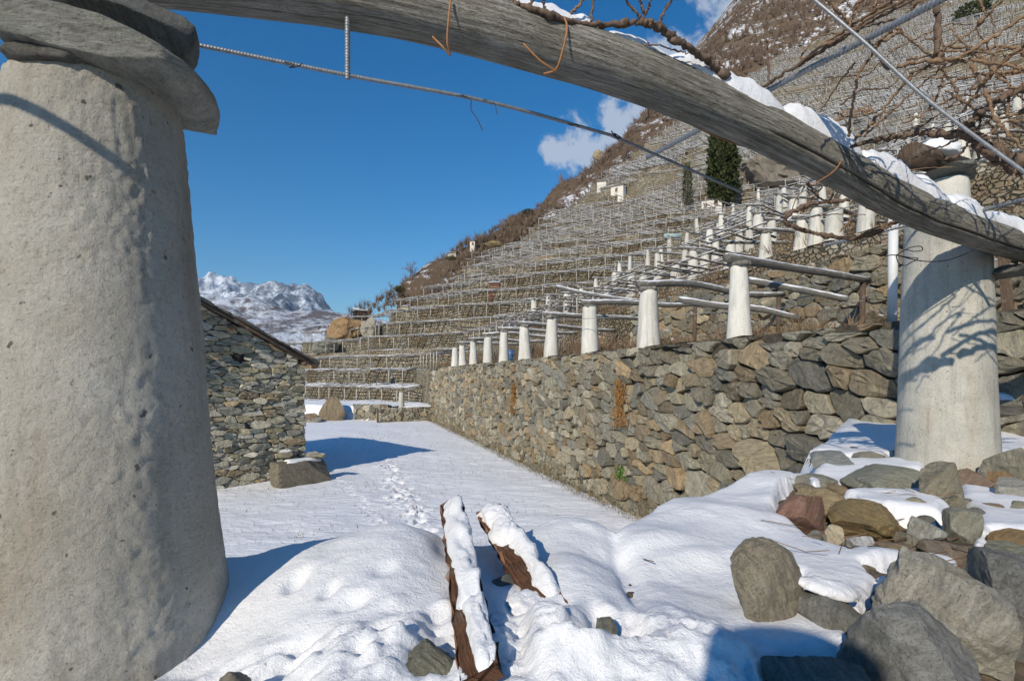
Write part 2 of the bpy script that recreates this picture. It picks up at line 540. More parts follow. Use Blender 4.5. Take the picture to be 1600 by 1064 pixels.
M['willow'] = mat_simple('willow_tie', (0.30, 0.13, 0.05), (0.42, 0.20, 0.08), 40, 0.6, 0.0, 0.001)
M['wire'] = mat_simple('dark_wire', (0.03, 0.03, 0.035), (0.07, 0.07, 0.075), 40, 0.5, 0.5, 0.0003)
M['soil'] = mat_simple('brown_soil', (0.06, 0.045, 0.03), (0.17, 0.13, 0.09), 25, 0.95, 0.0, 0.02)
M['mortar'] = mat_simple('earth_mortar', (0.04, 0.034, 0.026), (0.12, 0.104, 0.078), 9, 0.95, 0.0, 0.03)
M['bar'] = mat_bar('snowy_pole', (0.14, 0.12, 0.095))
M['rail'] = mat_bar('snowy_rail', (0.16, 0.15, 0.13), 0.30, 1.0)
M['stake'] = mat_simple('pale_post', (0.36, 0.34, 0.29), (0.50, 0.47, 0.41), 6, 0.9, 0.0, 0.003)
M['rubble'] = mat_rubble()
M['tread'] = mat_tread()
M['woodland'] = mat_wood_ground()
M['twig'] = mat_simple('bare_twig', (0.12, 0.085, 0.06), (0.24, 0.17, 0.125), 0.4, 0.95, 0.0, 0.001)
M['drytwig'] = mat_simple('dry_brush', (0.13, 0.085, 0.05), (0.27, 0.185, 0.11), 0.9, 0.95, 0.0, 0.001)
M['cypress'] = mat_simple('cypress_leaf', (0.018, 0.030, 0.010), (0.075, 0.085, 0.026), 1.6, 0.8, 0.0, 0.001)
M['ochre'] = mat_simple('ochre_lichen', (0.22, 0.11, 0.04), (0.38, 0.21, 0.07), 3, 0.95, 0.0, 0.001)
M['moss'] = mat_simple('moss', (0.05, 0.065, 0.015), (0.12, 0.11, 0.035), 12, 0.95, 0.0, 0.004)
M['drygrass'] = mat_simple('dry_grass', (0.13, 0.10, 0.055), (0.26, 0.21, 0.11), 2, 0.95, 0.0, 0.001)
M['housewhite'] = mat_simple('lime_wash', (0.62, 0.58, 0.50), (0.72, 0.69, 0.62), 3, 0.9, 0.0, 0.01)
M['houseroof'] = mat_bar('snowy_slate', (0.13, 0.12, 0.11), 0.75, 0.8)
M['darkhole'] = mat_simple('dark_opening', (0.02, 0.016, 0.013), (0.035, 0.028, 0.022), 5, 0.9, 0.0, 0.001)
M['shutter'] = mat_simple('brown_shutter', (0.12, 0.05, 0.03), (0.18, 0.08, 0.045), 8, 0.8)
M['yellow'] = mat_simple('yellow_paint', (0.45, 0.34, 0.10), (0.55, 0.42, 0.14), 4, 0.8)
M['blue'] = mat_simple('blue_plastic', (0.03, 0.12, 0.28), (0.05, 0.18, 0.38), 4, 0.4)
M['greenwater'] = mat_simple('sheet_cover', (0.25, 0.36, 0.36), (0.36, 0.46, 0.45), 2, 0.5)
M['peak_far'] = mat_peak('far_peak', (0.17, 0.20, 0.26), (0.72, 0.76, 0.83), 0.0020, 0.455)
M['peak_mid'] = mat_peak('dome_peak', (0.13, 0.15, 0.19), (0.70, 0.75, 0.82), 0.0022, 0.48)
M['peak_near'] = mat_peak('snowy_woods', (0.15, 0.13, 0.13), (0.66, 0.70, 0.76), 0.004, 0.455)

STONES = [tuple(1.22 * np.array(t_) * np.array((1.04, 1.0, .93))) for t_ in [(0.22, 0.21, 0.17), (0.26, 0.25, 0.21), (0.19, 0.19, 0.17), (0.25, 0.22, 0.16), (0.27, 0.21, 0.135), (0.24, 0.235, 0.195),
          (0.20, 0.175, 0.13), (0.31, 0.295, 0.25), (0.17, 0.17, 0.155), (0.23, 0.22, 0.18), (0.25, 0.235, 0.185), (0.22, 0.18, 0.125)]]

# ------------------------------------------------------------------ hillside shape
WALL_V = 8.85
_vs = np.array([8.85, 15.4, 21.0, 26.5, 31.0, 36.0, 41.0, 60.0, 100.0, 220.0, 900.0])
_zs = np.array([0.90, 3.7, 5.8, 8.2, 10.6, 13.0, 15.4, 23.5, 41.0, 92.0, 380.0])
CREST = np.array([(-900, 60), (-140, 88), (-60, 92), (-36, 93.0), (-24.5, 91.0), (-14.5, 107.0), (3.5, 127.0), (33, 178.0), (67, 248.0),
                  (117, 316.0), (158, 366.0), (250, 490.0), (700, 1100.0)], float)
E0, T0 = np.array([0.70710678, 0.70710678]), np.array([-0.70710678, 0.70710678])

def crest_dist(x, y):
    """Signed distance to the crest line; positive beyond it."""
    best = np.full(np.shape(x), 1e9)
    sign = np.ones(np.shape(x))
    for a, b in zip(CREST[:-1], CREST[1:]):
        d = b - a
        t = np.clip(((x - a[0]) * d[0] + (y - a[1]) * d[1]) / d.dot(d), 0, 1)
        qx, qy = x - (a[0] + t * d[0]), y - (a[1] + t * d[1])
        dist = np.hypot(qx, qy)
        cr = d[0] * (y - a[1]) - d[1] * (x - a[0])
        upd = dist < best
        best = np.where(upd, dist, best)
        sign = np.where(upd, np.where(cr > 0, 1.0, -1.0), sign)
    return best * sign

def hill(x, y):
    x, y = np.asarray(x, float), np.asarray(y, float)
    v = x + 0.336 * y
    a = np.interp(v, _vs, _zs) + 0.5 * noise2(x / 17.0, y / 17.0, 3) * smooth(12, 26, v)
    c = -27 + 0.34 * x + 0.53 * y + (1.7 * noise2(x / 24.0, y / 24.0, 5) + .9 * np.tanh(5 * noise2(x / 13.0, y / 13.0, 6)) + .5 * noise2(x / 5.0, y / 5.0, 8)) * smooth(50, 72, y) + 3.0 * noise2(x / 80.0, y / 80.0, 9) * smooth(110, 200, y)
    over = np.maximum(0, y - 262)
    c = c + 0.35 * over
    k = 1.6
    h = np.clip(0.5 + 0.5 * (a - c) / k, 0, 1)
    sm = c * (1 - h) + a * h + k * h * (1 - h)
    z = np.where(v >= WALL_V, sm, c)
    d = crest_dist(x, y)
    return z - 1.1 * np.maximum(0, d), d

def woods(x, y, d):
    """True where bare woodland grows instead of terraces."""
    edge = 5 + 0.13 * np.maximum(0, y - 70) + 5 * noise2(x / 15.0, y / 15.0, 21)
    return (d > -edge) | (y > 268 + 22 * noise2(x / 40.0, y / 40.0, 23) + 0.05 * x)

LEVELS = [-2.9, -0.9, 0.9, 3.7, 5.8, 8.2, 10.6, 13.0, 15.4]
while LEVELS[-1] < 215:
    LEVELS.append(LEVELS[-1] + (2.4 if LEVELS[-1] < 60 else 2.8))
LEVELS = np.array(LEVELS)

S_ = np.concatenate([np.arange(-16, 112, 0.6), np.arange(112, 240, 2.0)])
R_ = np.concatenate([np.arange(0, 78, 0.1), np.arange(78, 200, 0.4), np.arange(200, 620, 1.5)])
SX = S_[:, None] * T0[0] + R_[None, :] * E0[0]
SY = S_[:, None] * T0[1] + R_[None, :] * E0[1]
HZ, HD = hill(SX, SY)
HWOOD = woods(SX, SY, HD)

def contour(c):
    """For each s: first r at which the hill reaches level c (nan when it never does or woods are met)."""
    ge = HZ >= c
    idx = ge.argmax(1)
    ok = ge.any(1) & (idx > 0)
    i = np.clip(idx, 1, None)
    rows = np.arange(len(S_))
    z0, z1 = HZ[rows, i - 1], HZ[rows, i]
    t = np.clip((c - z0) / np.maximum(z1 - z0, 1e-6), 0, 1)
    t = np.where(z1 - z0 > 1.0, 1.0, t)
    r = R_[i - 1] + t * (R_[i] - R_[i - 1])
    r = np.where(ok, r, np.nan)
    wood = HWOOD[rows, i]
    return r, wood

CR = [contour(c) for c in LEVELS]

def sr_xy(s, r):
    return s * T0[0] + r * E0[0], s * T0[1] + r * E0[1]

def terraced(x, y):
    z, d = hill(x, y)
    k = np.searchsorted(LEVELS, z, side='right') - 1
    return np.where(k >= 0, LEVELS[np.clip(k, 0, len(LEVELS) - 1)], -3.9), z

def hit(px, py, y0=6.0, y1=500.0):
    """First point of the terraced hill on the ray through a photograph pixel."""
    Y = np.concatenate([np.arange(y0, 80, 0.05), np.arange(80, y1, 0.3)])
    x = (px - 800) / F * Y
    z = (HY - py) / F * Y
    g, hz = terraced(x, Y)
    under = z <= g
    if not under.any():
        return hit(px, py + 5, y0, y1) if py < 560 else None
    i = int(under.argmax())
    return np.array([x[i], Y[i], float(g[i])])

# treads: one sheet of ground; walls: near ones are things, the rest one mass
tv, tf = [], []
nv = 0
WALLS = []
for k, c in enumerate(LEVELS):
    r, w = CR[k]
    x, y = sr_xy(S_, r)
    if k + 1 < len(LEVELS):
        r2, w2 = CR[k + 1]
        x2, y2 = sr_xy(S_, r2)
        fine = np.isfinite(r) & np.isfinite(r2) & ~w & (r2 - r < 40)
        zz = c + 0.05 * noise2(x * 2, y * 2, 31)
        nmid = 3
        rows = [np.stack([x + (x2 - x) * t, y + (y2 - y) * t, zz + 0.25 * t * np.minimum(1, (r2 - r) / 3) + (0.12 * noise2((x + (x2 - x) * t) * 0.9, (y + (y2 - y) * t) * 0.9, 33) if 0 < t < 1 else 0)], 1) for t in np.linspace(0, 1, nmid)]
        v = np.nan_to_num(np.stack(rows, 1))
        okq = fine[:-1] & fine[1:] & ((r2 - r)[:-1] + (r2 - r)[1:] > 0.1)
        fi = np.where(okq)[0]
        for m_ in range(nmid - 1):
            a = nv + fi * nmid + m_
            tf.append(np.stack([a, a + 1, a + nmid + 1, a + nmid], 1))
        tv.append(v.reshape(-1, 3))
        nv += v.shape[0] * nmid
    WALLS.append((c, LEVELS[k - 1] if k else -4.4, x, y, np.isfinite(r) & ~w))
hs = link('hillside_terraces', mesh_of('hillside_terraces', np.vstack(tv), np.vstack(tf), M['tread']))
tag(hs, 'brown terraced ground with patches of snow', None, None, 'structure')

# underlying slope, woodland and upper mountain
gs = np.concatenate([np.arange(-30, 120, 2.5), np.arange(120, 420, 6.0)])
gr = np.concatenate([np.arange(0, 200, 2.0), np.arange(200, 1100, 7.0)])
gx = gs[:, None] * T0[0] + gr[None] * E0[0]
gy = gs[:, None] * T0[1] + gr[None] * E0[1]
gz, gd = hill(gx, gy)
gw = woods(gx, gy, gd)
gz = np.where(gw, gz + 1.2 * fbm(gx / 14, gy / 14, 0, 4, 41) - 0.4, gz - 3.0)
gz = np.where(gx + 0.336 * gy < 11.0, np.minimum(gz, -7.0), gz)
gz = np.where((gy < 56) & (gx + 0.336 * gy < 11.0), -9.0, gz)
hb = link('woodland_slope', mesh_of('woodland_slope', np.stack([gx, gy, gz], -1).reshape(-1, 3), grid_faces(len(gs), len(gr)), M['woodland']))
tag(hb, 'brown wooded mountainside with streaks of snow', None, None, 'structure')

def wall_strip(x, y, z0, z1, ok):
    pts = np.where(ok)[0]
    v, f = [], []
    n = 0
    for i, j in zip(pts[:-1], pts[1:]):
        if j != i + 1 or math.hypot(x[j] - x[i], y[j] - y[i]) > 6: continue
        v += [(x[i], y[i], z0), (x[j], y[j], z0), (x[j], y[j], z1), (x[i], y[i], z1)]
        f.append([n, n + 1, n + 2, n + 3]); n += 4
    return v, f

far_v, far_f = [], []
names = {0: 'low rubble terrace wall behind the small white pillar on the snow', 1: 'dry stone terrace wall above the lowest snowy pergola',
         3: 'brown dry stone wall behind the front row of white pillars', 4: 'dry stone terrace wall below the second tier of white pillars',
         5: 'dry stone terrace wall below the third tier of white pillars', 6: 'dry stone terrace wall above the third tier of white pillars'}
for k, (c, c0, x, y, ok) in enumerate(WALLS):
    v, f = wall_strip(x, y, c0 - 0.05, c, ok)
    if not f: continue
    if k in names:
        o = link('terrace_wall', mesh_of('terrace_wall', v, f, M['rubble'], False))
        tag(o, names[k], 'stone wall', 'terrace walls on the hillside')
    elif k == 2:
        core = (v, f)
    else:
        far_f += [[i + len(far_v) for i in q] for q in f]
        far_v += v
o = link('far_terrace_walls', mesh_of('far_terrace_walls', far_v, far_f, M['rubble'], False))
tag(o, 'rows of dry stone terrace walls far up the hillside', 'stone wall', None, 'stuff')

# ------------------------------------------------------------------ courtyard snow and valley floor
cx = np.concatenate([np.arange(-60, -13, 2.0), np.arange(-13, 5, 0.09), np.arange(5, 14, 0.6)])
cy = np.concatenate([np.arange(1.0, 12, 0.6), np.arange(12, 30, 0.09), np.arange(30, 62, 0.3)])
CX, CY = np.meshgrid(cx, cy, indexing='ij')
CZ = -3.9 + 0.05 * fbm(CX / 3.0, CY / 3.0, 0, 3, 51) + 0.016 * fbm(CX * 1.6, CY * 3.0, 0, 3, 55)
# snow thins out at the foot of the long wall
CZ -= 0.10 * smooth(1.0, 0.0, np.abs(CX + 0.336 * CY - WALL_V + 0.1))
trail = catmull([P(604, 716, 25)[:2], P(610, 735, 21.4)[:2], P(622, 765, 17.8)[:2], P(640, 790, 15.6)[:2], P(655, 815, 13.9)[:2], P(660, 850, 12.0)[:2]], 34)
trail[:, 1] = 3.9 * F / (np.interp(np.linspace(0, 1, 34), np.linspace(0, 1, 6), [716, 735, 765, 790, 815, 850]) - HY)
tpx = np.interp(np.linspace(0, 1, 34), np.linspace(0, 1, 6), [602, 608, 622, 640, 654, 660])
trail[:, 0] = (tpx - 800) / F * trail[:, 1]
foot = []
for i, (fx, fy) in enumerate(trail):
    foot.append((fx + (0.13 if i % 2 else -0.13) + R.gauss(0, .12), fy + R.gauss(0, .12), R.uniform(.07, .13), R.uniform(.03, .085)))
for i in range(130):
    a = R.random()
    j = int(a * 33)
    foot.append((trail[j, 0] + R.gauss(0, .32), trail[j, 1] + R.gauss(0, .35), R.uniform(.04, .09), R.uniform(.015, .05)))
for i in range(26):
    t = i / 25
    yy = 3.9 * F / (np.interp(t, [0, .5, 1], [745, 790, 840]) - HY)
    foot.append(((np.interp(t, [0, .5, 1], [520, 575, 612]) - 800) / F * yy + R.gauss(0, .1), yy, .07, .035))
for fx, fy, fr, fd in foot:
    i0, i1 = np.searchsorted(cx, [fx - .5, fx + .5]); j0, j1 = np.searchsorted(cy, [fy - .8, fy + .8])
    d = np.hypot(CX[i0:i1, j0:j1] - fx, (CY[i0:i1, j0:j1] - fy) / 1.6) / fr
    fd, fr = fd * 2.3, fr * 1.2
    CZ[i0:i1, j0:j1] += -fd * np.exp(-d ** 4) + 0.35 * fd * np.exp(-((d - 1.55) / .4) ** 2)
yard = link('courtyard_snow', mesh_of('courtyard_snow', np.stack([CX, CY, CZ], -1).reshape(-1, 3), grid_faces(len(cx), len(cy)), M['field_snow']))
tag(yard, 'flat snowy field with a trail of footprints', None, None, 'structure')

vg = link('valley_ground', mesh_of('valley_ground', [(-9000, -3000, -9.5), (9000, -3000, -9.5), (9000, 12000, -9.5), (-9000, 12000, -9.5)], np.array([[0, 1, 2, 3]]), M['woodland'], False))
tag(vg, 'valley floor far below', None, None, 'structure')

# ------------------------------------------------------------------ distant mountains
def range_mesh(name, sky_pts, Yr, Yb, zb, amp, seed, mat, label, nx=150, nt=60, fs=900.0):
    sp = np.array(sky_pts, float)
    px = np.linspace(sp[0, 0], sp[-1, 0], nx)
    py = np.interp(px, sp[:, 0], sp[:, 1])
    t = np.linspace(0, 1.25, nt)
    X = (px - 800)[:, None] / F * Yr * np.ones((1, nt))
    Y = Yr + (Yb - Yr) * t[None, :] * np.ones((nx, 1))
    zr = (HY - py) / F * Yr
    prof = np.where(t <= 1.0, (1 - t) ** 1.15 if False else np.clip(1 - t, 0, 1) ** 1.1, 0)
    Z = zb + (zr - zb)[:, None] * prof[None]
    rid = 1 - np.abs(fbm(X / fs, Y / fs, 0.3, 5, seed))
    Z = Z + amp * .8 * (rid - 0.55) * np.minimum(1, t * 3.0)[None] * prof[None] + amp * 0.16 * fbm(X / 160, Y / 160, 0, 3, seed + 5) * 0.6 * prof[None]
    back = np.stack([X[:, 0], Y[:, 0] + abs(Yr - Yb) * 0.7, Z[:, 0] * 0 + zb], -1)
    V = np.concatenate([back[:, None], np.stack([X, Y, Z], -1)], 1)
    o = link(name, mesh_of(name, V.reshape(-1, 3), grid_faces(nx, nt + 1), mat))
    tag(o, label, None, None, 'structure')
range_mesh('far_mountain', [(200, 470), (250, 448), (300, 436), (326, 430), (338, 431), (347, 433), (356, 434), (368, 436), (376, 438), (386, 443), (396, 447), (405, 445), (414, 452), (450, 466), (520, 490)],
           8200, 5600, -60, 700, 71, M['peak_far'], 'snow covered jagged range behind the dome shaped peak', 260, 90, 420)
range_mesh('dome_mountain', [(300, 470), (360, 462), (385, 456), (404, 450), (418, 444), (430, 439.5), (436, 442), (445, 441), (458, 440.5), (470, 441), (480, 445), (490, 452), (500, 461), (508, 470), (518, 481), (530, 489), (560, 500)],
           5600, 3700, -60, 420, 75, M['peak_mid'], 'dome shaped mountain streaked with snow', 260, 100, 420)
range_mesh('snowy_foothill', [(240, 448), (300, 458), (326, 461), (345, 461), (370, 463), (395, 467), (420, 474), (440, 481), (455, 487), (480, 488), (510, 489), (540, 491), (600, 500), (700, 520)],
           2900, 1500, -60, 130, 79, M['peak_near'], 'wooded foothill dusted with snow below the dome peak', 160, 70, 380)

# ------------------------------------------------------------------ masonry
def clip_poly(poly, nx, ny, d):
    """Keep the part of a convex polygon with nx*x+ny*y <= d."""
    out = []
    n = len(poly)
    for i in range(n):
        a, b = poly[i], poly[(i + 1) % n]
        da, db = nx * a[0] + ny * a[1] - d, nx * b[0] + ny * b[1] - d
        if da <= 0: out.append(a)
        if (da < 0 < db) or (db < 0 < da):
            t = da / (da - db)
            out.append((a[0] + (b[0] - a[0]) * t, a[1] + (b[1] - a[1]) * t))
    return out

def cells(W, Hh, spacing, aspect, angle, seed, grow=None):
    """Voronoi stones filling [0,W]x[0,Hh]: list of convex polygons. aspect stretches stones along angle."""
    rr = random.Random(seed)
    ca, sa = math.cos(angle), math.sin(angle)
    sq = math.sqrt(aspect)
    fw = lambda p: ((ca * p[0] + sa * p[1]) / sq, (-sa * p[0] + ca * p[1]) * sq)
    pts, buckets = [], {}
    tries = int(W * Hh / spacing ** 2 * 14)
    for _ in range(tries):
        p = (rr.uniform(-spacing, W + spacing), rr.uniform(-spacing, Hh + spacing))
        loc = spacing * (grow(p[0], p[1], rr) if grow else rr.choice((0.55, 0.8, 1.0, 1.15)))
        q = fw(p)
        bx, by = int(q[0] // spacing), int(q[1] // spacing)
        good = True
        for dx in (-2, -1, 0, 1, 2):
            for dy in (-2, -1, 0, 1, 2):
                for j in buckets.get((bx + dx, by + dy), ()):
                    if (pts[j][1][0] - q[0]) ** 2 + (pts[j][1][1] - q[1]) ** 2 < (0.5 * (loc + pts[j][2])) ** 2:
                        good = False; break
                if not good: break
            if not good: break
        if good:
            buckets.setdefault((bx, by), []).append(len(pts))
            pts.append((p, q, loc))
    inv = lambda q: (ca * q[0] * sq - sa * q[1] / sq, sa * q[0] * sq + ca * q[1] / sq)
    out = []
    for i, (p, q, l) in enumerate(pts):
        s = spacing * 2.2
        poly = [(q[0] - s, q[1] - s), (q[0] + s, q[1] - s), (q[0] + s, q[1] + s), (q[0] - s, q[1] + s)]
        bx, by = int(q[0] // spacing), int(q[1] // spacing)
        for dx in range(-3, 4):
            for dy in range(-3, 4):
                for j in buckets.get((bx + dx, by + dy), ()):
                    if j == i: continue
                    o = pts[j][1]
                    nx, ny = o[0] - q[0], o[1] - q[1]
                    L2 = nx * nx + ny * ny
                    wgt = 0.5 + 0.5 * (l * l - pts[j][2] ** 2) * 0.25 / L2
                    poly = clip_poly(poly, nx, ny, nx * q[0] + ny * q[1] + L2 * min(max(wgt, 0.25), 0.75))
                    if len(poly) < 3: break
                if len(poly) < 3: break
            if len(poly) < 3: break
        if len(poly) < 3: continue
        poly = [inv(v) for v in poly]
        poly = clip_poly(poly, -1, 0, 0); poly = clip_poly(poly, 1, 0, W) if len(poly) > 2 else poly
        poly = clip_poly(poly, 0, -1, 0) if len(poly) > 2 else poly
        poly = clip_poly(poly, 0, 1, Hh) if len(poly) > 2 else poly
        if len(poly) > 2: out.append(poly)
    return out

def stone_from(poly, rr, gap=0.02, depth=0.07, back=0.16):
    """Local (u, v, w) verts, faces of one stone; w outwards."""
    c = np.mean(poly, 0)
    pts = np.array(poly)
    size = np.sqrt(np.ptp(pts[:, 0]) * np.ptp(pts[:, 1])) + 1e-6
    if min(np.ptp(pts[:, 0]), np.ptp(pts[:, 1])) < 0.03: return None
    ring = []
    n = len(pts)
    for i in range(n):
        a, b = pts[i], pts[(i + 1) % n]
        L = np.linalg.norm(b - a)
        if L < 0.06 * size: continue
        ring.append(a + (b - a) * 0.16)
        if L > 0.45 * size: ring.append(a + (b - a) * 0.5)
        ring.append(a + (b - a) * 0.84)
    ring = np.array(ring)
    if len(ring) < 4: return None
    m = len(ring)
    ring = ring + np.array([[rr.gauss(0, .03) * size, rr.gauss(0, .03) * size] for _ in range(m)])
    sc = max(0.5, 1 - gap / size * 1.6)
    ring = c + (ring - c) * sc
    tu, tv_ = rr.gauss(0, .17), rr.gauss(0, .17)
    d = depth * rr.uniform(0.35, 1.25) * min(1.3, 0.6 + size)
    off = rr.gauss(0, .028) * (depth / .1)
    def lay(scale, w, jit):
        q = c + (ring - c) * scale
        ww = w + off + tu * (q[:, 0] - c[0]) + tv_ * (q[:, 1] - c[1]) + np.array([rr.gauss(0, jit) for _ in range(m)])
        return np.column_stack([q, ww])
    l0 = np.column_stack([c + (ring - c) * 0.98, np.full(m, -back)])
    l1 = lay(1.0, d * 0.35, .10 * d)
    l2 = lay(0.90, d * 0.95, .10 * d)
    l3 = lay(0.50, d * 1.0, .14 * d)
    ctr = np.array([[c[0], c[1], off + d * (1.0 + rr.gauss(0, .10))]])
    v = np.vstack([l0, l1, l2, l3, ctr])
    f = []
    for k in range(3):
        for i in range(m):
            j = (i + 1) % m
            f.append([k * m + i, k * m + j, (k + 1) * m + j, (k + 1) * m + i])
    for i in range(m):
        f.append([3 * m + i, 3 * m + (i + 1) % m, 4 * m])
    return v, f

def pick_tint(rr, pal=STONES, lo=0.85, hi=1.25):
    c = np.array(pal[rr.randrange(len(pal))])
    return np.clip(c * rr.uniform(lo, hi), 0, 1)

def masonry(parent, polys, to_world, seed, near_key, max_parts, mat, gap, depth, pal=STONES, name='stone', stuff_name='stones', lo=.68, hi=1.42):
    """Stones as parts of parent; past max_parts the rest become one stuff part. to_world maps (N,3) uvw to world."""
    rr = random.Random(seed)
    items = []
    for poly in polys:
        st = stone_from(poly, rr, gap, depth)
        if st is None: continue
        w = to_world(st[0])
        items.append((near_key(w.mean(0)), w, st[1], pick_tint(rr, pal, lo, hi)))
    items.sort(key=lambda t: t[0])
    for _, w, f, tint in items[:max_parts]:
        part(name, w, f, mat, parent, False, np.tile(tint, (len(w), 1)))
    rest = items[max_parts:]
    if rest:
        V, Fc, T, n = [], [], [], 0
        for _, w, f, tint in rest:
            V.append(w); T.append(np.tile(tint, (len(w), 1)))
            Fc += [[i + n for i in q] for q in f]; n += len(w)
        o = part(stuff_name, np.vstack(V), Fc, mat, parent, False, np.vstack(T), origin=np.array(parent.location))
        o['kind'] = 'stuff'

# ------------------------------------------------------------------ the long retaining wall
WDIR = np.array([-0.3185, 0.9479, 0.0])               # along the wall, away from the camera
WNRM = np.array([-0.9479, -0.3185, 0.0])              # out of its face
W0 = np.array([WALL_V - 0.336 * 5.0, 5.0, -4.1])      # foot of the near end
WLEN, WHGT = 46.6, 4.98
lw = thing('retaining_wall', 'long tall rubble stone wall with a row of white pillars along its top', 'stone wall', tuple(W0))
cv_ = np.array(core[0])
for nm_, mt_, keep_ in (('wall_core', 'mortar', lambda y_: y_ < 49.3), ('wall_end', 'rubble', lambda y_: y_ >= 49.3)):
    q_ = [f_ for f_ in core[1] if keep_(cv_[f_, 1].mean())]
    if q_:
        part(nm_, np.vstack([cv_[f_] for f_ in q_]), [list(range(4 * n_, 4 * n_ + 4)) for n_ in range(len(q_))], M[mt_], lw, False, origin=W0)
def wall_grow(u, v, rr):
    big = 1.18 if u < 9 else (1.05 if u < 16 else 0.92)
    return big * rr.choice((0.30, 0.36, 0.5, 0.5, 0.7, 0.95, 1.25))
def wall_map(p):
    bul = 0.10 * noise2(p[:, 0] * 0.5, p[:, 1] * 0.6, 61)
    return W0 + p[:, :1] * WDIR + np.array([0, 0, 1.0]) * p[:, 1:2] + WNRM * (p[:, 2:3] + 0.05 + bul[:, None] + (WHGT - p[:, 1:2]) * 0.045)
polys = cells(WLEN, WHGT, 0.56, 1.75, 0.30, 11, wall_grow)
top = []
for q in polys:                                        # uneven top edge
    a = np.array(q)
    cap = WHGT - 0.14 + 0.12 * math.sin(a[:, 0].mean() * 2.1) * math.sin(a[:, 0].mean() * 0.77) + .10 * math.sin(a[:, 0].mean() * 37.0)
    a[:, 1] = np.where(a[:, 1] > cap + 0.02, cap + 0.02, a[:, 1]) if a[:, 1].min() < cap - 0.12 else a[:, 1]
    top.append([tuple(t) for t in a])
def px_size(c):
    return c[1] + (0 if (800 + c[0] / c[1] * F) < 1560 and c[1] > 7.6 and HY - c[2] / c[1] * F < 830 else 100)
masonry(lw, top, wall_map, 13, px_size, 300, M['wallstone'], 0.008, 0.12)
# ochre moss hanging in two streaks on the face, green tuft, brown growth along the foot
def blades(n, place, hgt, wid, rr, spread=0.5):
    V, Fc = [], []
    for _ in range(n):
        p = np.array(place(rr))
        h = hgt * rr.uniform(.4, 1.2)
        a = rr.uniform(0, 2 * math.pi)
        d = np.array([math.cos(a) * spread * h, math.sin(a) * spread * h, h])
        s = np.array([-math.sin(a), math.cos(a), 0]) * wid * rr.uniform(.6, 1.3)
        k = len(V)
        V += [p - s, p + s, p + d * .6 + s * .6, p + d]
        Fc += [[k, k + 1, k + 2], [k, k + 2, k + 3]]
    return np.array(V), Fc
def wall_pt(px, z, out=0.12):
    Y = F * (WALL_V) / (px - 800 + 0.336 * F)
    return np.array([WALL_V - 0.336 * Y, Y, z]) + WNRM * out
rr = random.Random(3)
for (px, z0, z1, wd) in ((812, -0.3, -1.75, .28), (984, -0.1, -1.5, .30)):
    c = wall_pt(px, 0)
    def pl(r, c=c, z0=z0, z1=z1, wd=wd):
        t = r.random()
        return c + WDIR * r.gauss(0, wd * (0.35 + .5 * t)) + np.array([0, 0, z0 + (z1 - z0) * t]) + WNRM * r.uniform(0.02, .12)
    V, Fc = blades(520, pl, .16, .018, rr, .7)
    V[:, 2] -= 0.05
    V += WNRM * .16
    o = link('rust_moss', mesh_of('rust_moss', V, Fc, M['ochre'], False))
    tag(o, 'rust orange growth hanging on the stone wall ' + ('farther along' if px < 900 else 'below the fourth pillar gap'), 'moss', None, 'stuff')
V, Fc = blades(7000, lambda r: (lambda Y: np.array([WALL_V - .336 * Y, Y, -3.95 + r.random() ** 3 * 0.9]) + WNRM * (r.random() ** 2 * .75 + .22))(10 + r.random() ** 1.2 * 39), .17, .012, rr, .8)
o = link('dry_grass', mesh_of('dry_grass', V, Fc, M['drygrass'], False)); tag(o, 'dry brown grass along the foot of the long stone wall', 'grass', None, 'stuff')
c = wall_pt(988, -3.15, .3)
V, Fc = blades(160, lambda r: c + np.array([r.gauss(0, .12), r.gauss(0, .12), r.uniform(0, .45)]), .18, .02, rr, .8)
o = link('green_weed', mesh_of('green_weed', V, Fc, mat_simple('weed_green', (.06, .14, .02), (.14, .24, .05), 9), False)); tag(o, 'small bright green weed growing at the foot of the long wall', 'plant', None, 'stuff')
def yardpt(r):
    Y = 12 + r.random() ** 1.6 * 30
    return (r.uniform(-11, WALL_V - .336 * Y - .4), Y, -3.92)
V, Fc = blades(3500, yardpt, .13, .007, rr, .7)
o = link('grass_stubble', mesh_of('grass_stubble', V, Fc, M['drygrass'], False)); tag(o, 'thin dead grass tips poking through the flat snow', 'grass', None, 'stuff')

# second wall behind the front pillars, stones picked out where near
k2 = 3
c, c0, wx, wy, ok = WALLS[k2]
sel = np.where(ok & (wy > 9.0) & (wy < 27))[0]
line = np.stack([wx[sel], wy[sel]], 1)
line = line[np.argsort(line[:, 1])]
al = np.concatenate([[0], np.cumsum(np.linalg.norm(np.diff(line, axis=0), axis=1))])
tw = thing('stone_facing', 'rough stones facing the brown wall behind the nearest white pillars', 'stone wall', (line[0, 0], line[0, 1], c0))
def tw_map(p):
    x = np.interp(p[:, 0], al, line[:, 0]); y = np.interp(p[:, 0], al, line[:, 1])
    return np.column_stack([x, y, c0 + p[:, 1]]) + WNRM * (p[:, 2:3] + 0.06)
masonry(tw, cells(float(al[-1]), c - c0 + .05, .46, 1.5, -.1, 17), tw_map, 19, lambda q: q[1], 290, M['snowstone'], .015, .09)

